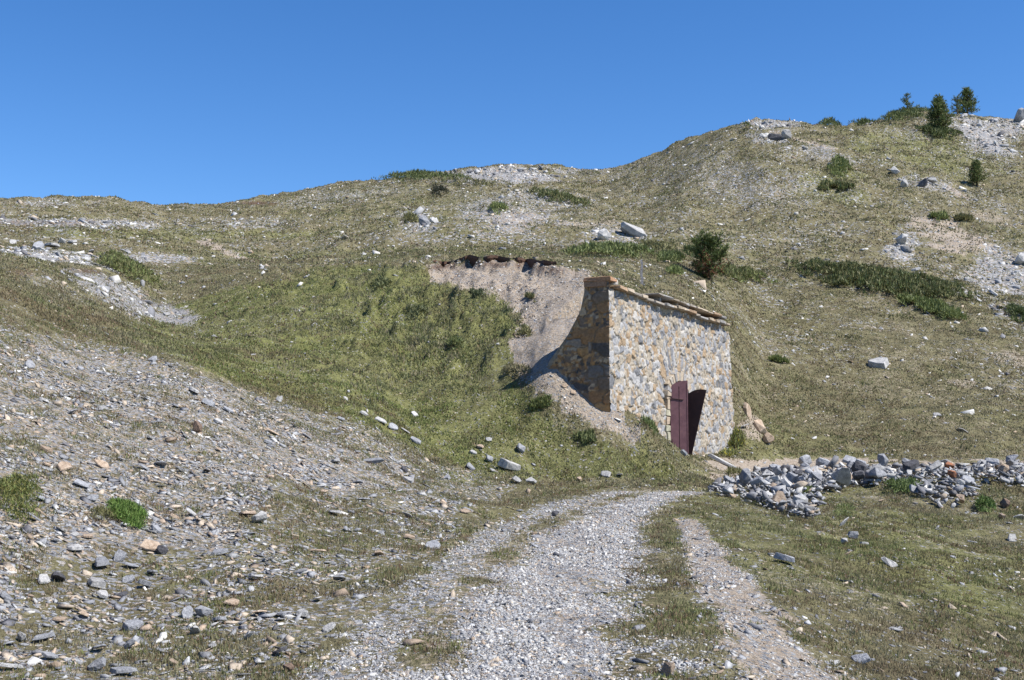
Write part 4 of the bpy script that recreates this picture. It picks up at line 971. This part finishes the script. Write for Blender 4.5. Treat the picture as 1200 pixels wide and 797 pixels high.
rock_px(944, 554, 19, 'slate', 'block', "grey block on the crest right of the largest dark block", lift=.16, asp=(1, .8, .7), name="rubble_stone")
rock_px(1128, 592, 20, 'tan', 'block', "cream and orange block at the foot of the rubble bank", lift=.05, name="rubble_stone")

# ------------------------------------------------------------------ shrubs, tufts
def leafy(name, pts_mask, n, hmax, cols, label, cat, blade=.1, wd=.03, group=None, up=.6):
    x, y = scatter(n, pts_mask); r = look(pts_mask, x, y)
    if len(x) == 0: return
    hh = hmax * np.clip(r, 0, 1) ** .5; z0 = look(ZZ, x, y)
    lump = .55 + .7 * fbm(x * 1.6 / max(hmax, .3), y * 1.6 / max(hmax, .3), 3, 151)
    zc = z0 + hh * lump * rng.uniform(.25, 1, n) ** .5
    a = rng.random(n) * 6.283; el = np.arcsin(np.clip(rng.normal(up, .35, n), -.5, 1))
    d = np.stack([np.cos(a) * np.cos(el), np.sin(a) * np.cos(el), np.sin(el)], -1); b_ = rng.random(n) * 6.283
    sd_ = np.stack([np.cos(b_), np.sin(b_), np.zeros(n)], -1) * (wd * rng.uniform(.7, 1.3, n))[:, None] / 2
    p = np.stack([x, y, zc], -1); L = (blade * rng.uniform(.6, 1.3, n))[:, None]
    V = np.stack([p - sd_, p + sd_, p + d * L], 1).reshape(-1, 3)
    ci = np.array(cols)[rng.integers(0, len(cols), n)] * rng.uniform(.75, 1.25, (n, 1))
    base = np.array([x.mean(), y.mean(), z0.mean()])
    o = np_mesh(name, V - base, np.arange(len(V)).reshape(-1, 3), M['needles'], np.repeat(ci, 3, 0)); o.location = base
    tag(o, label, cat, group); return o
JUN = [(.085, .115, .04), (.115, .145, .05), (.06, .08, .03), (.15, .165, .065)]
LIGHT = [(.15, .185, .06), (.19, .22, .08), (.12, .145, .05)]
OL = [(.16, .16, .07), (.21, .20, .09), (.12, .12, .05)]
def sell(cx, cy, rx, ry, a=0, ymin=0, ymax=999):
    ca, sa = math.cos(R(a)), math.sin(R(a)); dx, dy = PX - cx, PY - cy
    r = ((dx * ca + dy * sa) / rx) ** 2 + ((-dx * sa + dy * ca) / ry) ** 2 + wobf * 1.6 + wob * 1.0
    return np.clip(1.05 - r, 0, 1) * (YY > ymin) * (YY < ymax)
mats = [
 ((1030, 333, 112, 14, 9, 55, 110), 16000, .55, JUN + OL, "large dark green juniper mat spread across the right hillside", "juniper"),
 ((1095, 365, 42, 9, 17, 50, 100), 3600, .35, LIGHT, "lighter green shrub strip below the large juniper mat", "shrub"),
 ((1195, 372, 22, 7, 20, 50, 100), 1500, .3, JUN, "small juniper strip at the right edge", "juniper"),
 ((714, 298, 50, 7.5, 0, 60, 90), 5000, .5, JUN + LIGHT, "bushy green juniper mat just above the building roof", "juniper"),
 ((768, 291, 28, 5, 0, 60, 95), 600, .3, OL, "thin olive shrub right of the mat above the roof", "shrub"),
 ((150, 321, 38, 9, 22, 38, 62), 4200, .55, LIGHT + OL, "bright green shrub mat on the edge of the gully", "shrub"),
 ((1062, 139, 32, 7, -8, 110, 170), 4200, 1.1, JUN, "dark dwarf pine dome on the skyline under the leftmost tree", "dwarf pine"),
 ((1100, 158, 30, 7, 5, 90, 170), 2400, .7, JUN, "dwarf pine mat below the conical tree", "dwarf pine"),
 ((972, 148, 13, 3.5, 0, 90, 170), 800, .9, JUN, "small dark shrub on the skyline near the hilltop", "shrub"),
 ((1008, 146, 15, 3.5, 0, 90, 170), 800, .8, JUN, "low dark shrub on the skyline touching the pale rectangular rock", "shrub"),
 ((1052, 146, 9, 6, 0, 90, 170), 600, .9, LIGHT, "pale green bush in front of the skyline dwarf pine", "bush"),
 ((874, 153, 7, 4, 0, 90, 170), 600, .9, JUN, "round dark shrub on the pale stony hilltop", "shrub"),
 ((982, 200, 13, 11, 0, 80, 170), 1300, .9, LIGHT, "light green bush in the middle of the right hill", "bush"),
 ((980, 222, 22, 5, 0, 80, 170), 1100, .5, OL + JUN, "dark olive shrub below the light green bush", "shrub"),
 ((490, 210, 62, 5, 2, 110, 200), 4600, .9, JUN, "long dark dwarf pine band on the skyline round the tiny tree", "dwarf pine"),
 ((560, 217, 45, 4, 3, 100, 200), 1600, .5, OL, "olive shrub band right of the skyline dwarf pine", "shrub"),
 ((655, 235, 38, 5, 12, 80, 200), 2200, .7, JUN + OL, "green shrub band slanting down the far middle slope", "shrub"),
 ((514, 228, 9, 5, 0, 90, 200), 700, .9, [(.03, .035, .02), (.05, .05, .03)], "small round blackish shrub on the far slope", "shrub"),
 ((583, 247, 11, 5, 0, 80, 200), 700, .5, LIGHT, "green tuft shrub right of the blackish shrub", "shrub"),
 ((480, 259, 10, 5, 0, 70, 200), 700, .6, OL, "olive shrub beside the small far outcrop", "shrub"),
 ((785, 305, 16, 6, 0, 50, 100), 1400, .35, LIGHT + JUN, "green shrub left of the bushy pine", "shrub"),
 ((872, 325, 30, 8, 8, 50, 100), 2400, .35, LIGHT + OL, "green shrub patch right of the bushy pine", "shrub"),
 ((812, 297, 14, 5, 0, 50, 100), 900, .35, JUN, "dark shrub touching the base of the bushy pine", "shrub"),
 ((790, 320, 12, 4, 0, 50, 100), 600, .3, LIGHT, "low green shrub between the bushy pine and the roof", "shrub"),
 ((913, 425, 16, 4, 10, 45, 80), 400, .16, LIGHT, "small green shrub right of the building on the hillside", "shrub"),
 ((1100, 257, 11, 5, 0, 70, 130), 350, .3, LIGHT, "green clump at the top of the pink bare patch", "shrub"),
 ((1130, 260, 11, 5, 0, 70, 130), 350, .3, OL, "darker green clump right of its neighbour on the bare patch", "shrub"),
 ((1165, 212, 0.1, .1, 0, 70, 130), 0, .5, JUN, "", ""),
 ((150, 607, 27, 17, 30, 8, 20), 5200, .10, [(.12, .20, .045), (.09, .16, .035), (.16, .22, .06)], "bright green cushion plant on the left scree bank", "plant"),
 ((22, 585, 32, 30, 30, 8, 22), 2600, .14, [(.12, .15, .045), (.09, .11, .035), (.20, .19, .06)], "leafy olive plant at the left edge of the bank", "plant"),
 ((120, 608, 20, 8, 20, 8, 20), 500, .08, OL, "small sparse plant left of the bright cushion", "plant"),
 ((633, 481, 16, 7, 0, 28, 40), 550, .18, [(.14, .17, .06), (.19, .21, .08)], "green tussock on the mound below the bare cut", "tussock"),
 ((686, 519, 15, 6, 0, 26, 40), 500, .16, [(.12, .15, .06), (.17, .19, .08)], "dark green tussock at the mound foot left of the doorway", "tussock"),
 ((757, 508, 12, 12, 30, 28, 40), 900, .32, [(.10, .14, .05), (.15, .18, .07)], "grassy weed growing against the facade left of the door", "weed"),
 ((728, 462, 0.1, .1, 0, 28, 40), 0, .3, JUN, "", ""),
 ((858, 522, 17, 12, -30, 34, 48), 900, .2, OL + LIGHT + [(.50, .45, .06)], "green weed with small yellow flowers at the right corner of the building", "weed"),
 ((1100, 594, 0.1, .1, 0, 34, 48), 0, .28, LIGHT, "", ""),
 ((1060, 577, 26, 9, 0, 22, 36), 1500, .26, [(.08, .12, .035), (.13, .17, .06)], "green grass clump growing against the middle of the rubble bank", "tussock"),
 ((1155, 597, 15, 8, 0, 20, 36), 900, .24, [(.07, .12, .03), (.12, .17, .05)], "green clump at the lower right end of the rubble bank", "tussock"),
 ((990, 604, 14, 8, 0, 20, 36), 700, .2, LIGHT, "light green clump just right of the rubble tip", "tussock"),
 ((860, 560, 16, 6, 0, 24, 38), 500, .18, OL, "dry tuft above the left tip of the rubble bank", "tussock"),
 ((945, 582, 14, 6, 0, 22, 36), 500, .16, LIGHT, "sparse green tuft within the left part of the rubble bank", "tussock"),
 ((488, 372, 16, 8, 10, 34, 50), 700, .34, [(.13, .145, .07), (.18, .19, .09)], "dark shaded tussock in the middle of the green mound", "tussock"),
 ((560, 350, 12, 5, 0, 38, 56), 500, .2, [(.10, .12, .06)], "grey green tuft on the upper edge of the bare cut", "tussock"),
 ((621, 352, 7, 4, 0, 36, 56), 300, .22, OL, "small tuft alone on the bare cut", "tussock"),
 ((612, 392, 9, 7, 0, 34, 50), 400, .24, OL, "pale dry tuft on the left edge of the bare cut", "tussock"),
 ((532, 408, 11, 7, 0, 32, 46), 500, .3, [(.13, .16, .06), (.18, .20, .08)], "green tussock low in the middle of the mound", "tussock"),
 ((605, 440, 16, 8, 0, 30, 42), 420, .17, [(.17, .16, .09), (.22, .20, .12)], "grey brown tussock beside the foot of the bare cut", "tussock"),
 ((445, 335, 13, 5, 0, 40, 56), 500, .25, [(.14, .155, .07)], "dark tussock near the top of the mound", "tussock"),
]
for q, n, hm, cl, lb, ct in mats:
    if n == 0: continue
    Yc = hit(q[0], q[1])[1]
    mk_ = sell(*q); bl = max(.05, min(.34, Yc * .0034)); 
    if Yc < 25: bl = .05
    leafy(ct.replace(" ", "_"), mk_, int(n * 1.15), hm, cl, lb, ct, bl, bl * (.38 if Yc > 25 else .3))

# turf overhanging the bare cut: a curled edge of dark soil and roots
ptsL = []
for px in np.linspace(508, 652, 90):
    lp = float(np.interp(px, LIPX, LIPY)) - 1.5 + 2.0 * (fbm(np.array([px * .05]), np.array([1.]), 3, 5)[0] - .5)
    ptsL.append(hit(px, lp, 38))
sm_y = np.convolve(np.pad([p[1] for p in ptsL], 6, mode='edge'), np.ones(13) / 13, 'valid')
mz = np.array([max(hz(p[0] * q_ / p[1], q_ + e_) for e_ in (-.45, -.25, 0, .2, .4)) for p, q_ in zip(ptsL, sm_y)])
mz = np.max([np.roll(mz, k) for k in range(-3, 4)], 0); mz[:4], mz[-4:] = mz[6], mz[-7]; mz[:12] = np.minimum(mz[:12], mz[12]); mz -= .04
sm_z = np.convolve(np.pad(mz, 5, mode='edge'), np.ones(11) / 11, 'valid')
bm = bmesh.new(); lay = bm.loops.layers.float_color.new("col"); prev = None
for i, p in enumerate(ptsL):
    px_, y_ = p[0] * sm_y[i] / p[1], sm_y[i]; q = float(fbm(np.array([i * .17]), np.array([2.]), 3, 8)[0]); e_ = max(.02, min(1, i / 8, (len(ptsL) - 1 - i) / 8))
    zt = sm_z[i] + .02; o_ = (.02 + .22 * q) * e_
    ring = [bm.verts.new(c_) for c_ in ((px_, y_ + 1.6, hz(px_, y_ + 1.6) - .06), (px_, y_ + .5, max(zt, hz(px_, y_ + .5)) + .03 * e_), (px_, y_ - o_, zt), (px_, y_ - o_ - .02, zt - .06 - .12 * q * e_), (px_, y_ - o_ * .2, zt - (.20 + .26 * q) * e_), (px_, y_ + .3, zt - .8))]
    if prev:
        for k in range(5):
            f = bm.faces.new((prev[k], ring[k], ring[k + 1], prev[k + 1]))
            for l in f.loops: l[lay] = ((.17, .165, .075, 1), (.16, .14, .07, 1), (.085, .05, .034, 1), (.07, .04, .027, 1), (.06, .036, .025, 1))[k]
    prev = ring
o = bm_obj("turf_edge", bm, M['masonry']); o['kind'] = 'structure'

# ------------------------------------------------------------------ pines
def limb(bm, p0, p1, r0, r1, seg=6):
    d = (p1 - p0); q = d.to_track_quat('Z', 'Y').to_matrix(); rings = []
    for p, r_ in ((p0, r0), (p1, r1)):
        rings.append([bm.verts.new(p + q @ Vector((math.cos(6.283 * k / seg) * r_, math.sin(6.283 * k / seg) * r_, 0))) for k in range(seg)])
    for k in range(seg): bm.faces.new((rings[0][k], rings[0][(k + 1) % seg], rings[1][(k + 1) % seg], rings[1][k]))
def pine(px, py, hpx, wpx, label, seed, cols, dens=1.0, form='cone', group=None, lean=0, brown=0, base_bare=.06):
    x, y, z = hit(px, py); H = hpx * y / F; RAD = wpx * y / F / 2; r = np.random.default_rng(seed)
    t_ = empty("pine_tree", (x, y, z - .05)); tag(t_, label, "pine tree", group)
    bm = bmesh.new(); p = Vector((0, 0, 0)); n = 7
    for k in range(n):
        q = Vector((lean * H * ((k + 1) / n) ** 1.5 + r.normal(0, .01) * H, r.normal(0, .01) * H, H * .96 * (k + 1) / n))
        limb(bm, p, q, .035 * H * (1 - k / n) + .01, .035 * H * (1 - (k + 1) / n) + .008); p = q
    P_, D_, C_ = [], [], []
    nb = int(46 * dens)
    for k in range(nb):
        f = base_bare + (1 - base_bare) * ((k + r.random()) / nb) ** .9; a = r.random() * 6.283
        if form == 'cone': pr = (1 - f) ** .95 * (.6 + .6 * min(1, f * 6)) * RAD * 1.15
        elif form == 'bush': pr = math.sqrt(max(0, 1 - (f * 1.05 - .32) ** 2 / .55)) * RAD
        else: pr = (1 - f * .75) * RAD * r.uniform(.3, 1.25)
        L = pr * r.uniform(.65, 1.12) + .05 * H
        b0 = Vector((lean * H * f ** 1.5, 0, f * H * .93)); up = .25 + .6 * f + (.35 if form == 'bush' else 0)
        b1 = b0 + Vector((math.cos(a) * L, math.sin(a) * L, L * up * r.uniform(.5, 1.2)))
        limb(bm, b0, b1, .012 * H, .004 * H, 4)
        m = int((26 if form != 'open' else 16) * (.5 + L / RAD))
        for j in range(m):
            tt = 1 - r.random() ** 1.4 * .75; c = b0.lerp(b1, tt) + Vector(r.normal(0, .035 * H, 3) * (1.1 if form != 'open' else .8))
            d = (Vector((math.cos(a), math.sin(a), up)) * .6 + Vector(r.normal(0, .55, 3)) + Vector((0, 0, .7))).normalized()
            cc = np.array(cols[r.integers(len(cols))]) * r.uniform(.7, 1.3)
            if brown and f < .33 and math.sin(a) < .2 and r.random() < brown: cc = np.array((.22, .10, .06)) * r.uniform(.7, 1.4)
            for _ in range(4):
                dd_ = (d + Vector(r.normal(0, .42, 3))).normalized(); P_.append(c); D_.append(dd_); C_.append(cc)
    for _ in range(12): P_.append(Vector((lean * H, 0, H * .93))); D_.append((Vector((0, 0, 1)) + Vector(r.normal(0, .25, 3))).normalized()); C_.append(np.array(cols[0]))
    bm_obj("trunk", bm, M['bark'], t_)
    P_ = np.array([v[:] for v in P_]); D_ = np.array([v[:] for v in D_]); C_ = np.array(C_); n = len(P_)
    ln = (.085 if form == 'bush' else .07) * H * r.uniform(.6, 1.3, (n, 1)); s_ = np.cross(D_, r.normal(0, 1, (n, 3))); s_ /= np.linalg.norm(s_, axis=1, keepdims=True)
    s_ *= ln * .13
    V = np.stack([P_ - s_, P_ + s_, P_ + D_ * ln], 1).reshape(-1, 3)
    np_mesh("crown", V, np.arange(len(V)).reshape(-1, 3), M['needles'], np.repeat(C_, 3, 0), parent=t_)
    return t_
PG = [(.10, .14, .045), (.14, .18, .06), (.07, .10, .035), (.19, .21, .08)]
PO = [(.13, .18, .06), (.17, .21, .07), (.20, .20, .085), (.09, .13, .045)]
pine(832, 329, 46, 42, "dense young pine with reddish dead lower branches above the roof of the building", 1, PG + [(.10, .14, .045)], 1.5, 'bush', brown=.45, base_bare=.02)
pine(1064, 133, 24, 24, "leftmost skyline pine, ragged and open with a spread side branch", 2, PO, .8, 'open', lean=-.1)
pine(1101, 153, 42, 26, "conical skyline pine standing between the ragged pine and the tallest one", 3, PO, 1.5, 'cone')
pine(1134, 134, 34, 20, "tallest skyline pine, the right one beside the rocks", 4, PO, 1.3, 'cone')
pine(1122, 134, 22, 22, "short ragged pine crowding the left of the tallest skyline pine", 5, PO, .9, 'open')
pine(1145, 218, 32, 18, "lone small pine on the right hillside below the skyline trees", 6, PO + [(.14, .14, .05)], 1.2, 'cone')
pine(490, 208, 11, 9, "tiny pine on the middle skyline rising from dwarf pine", 7, PG, .5, 'cone')

# ------------------------------------------------------------------ fence post behind the roof
x_, y_, z_ = hit(752, 333, 44); hh_ = 30 * y_ / F; bm = bmesh.new()
q0 = [(-.05, -.045), (.05, -.05), (.055, .045), (-.045, .05)]; prev = None
for k in range(6):
    f = k / 5; ring = [bm.verts.new((a * (1.1 - .25 * f) + .02 * math.sin(k * 2), b * (1.1 - .2 * f), f * hh_ + (.03 * (a + b) * 10 if k == 5 else 0))) for a, b in q0]
    if prev:
        for i in range(4): bm.faces.new((prev[i], prev[(i + 1) % 4], ring[(i + 1) % 4], ring[i]))
    prev = ring
bm.faces.new(prev)
o = bm_obj("fence_post", bm, M['grey_wood']); o.location = (x_, y_, z_ - .05)
tag(o, "weathered grey wooden post standing behind the roof of the building", "post")

for o in list(bpy.data.objects):
    if o.get("category") and not o.get("kind"): o["kind"] = "thing"
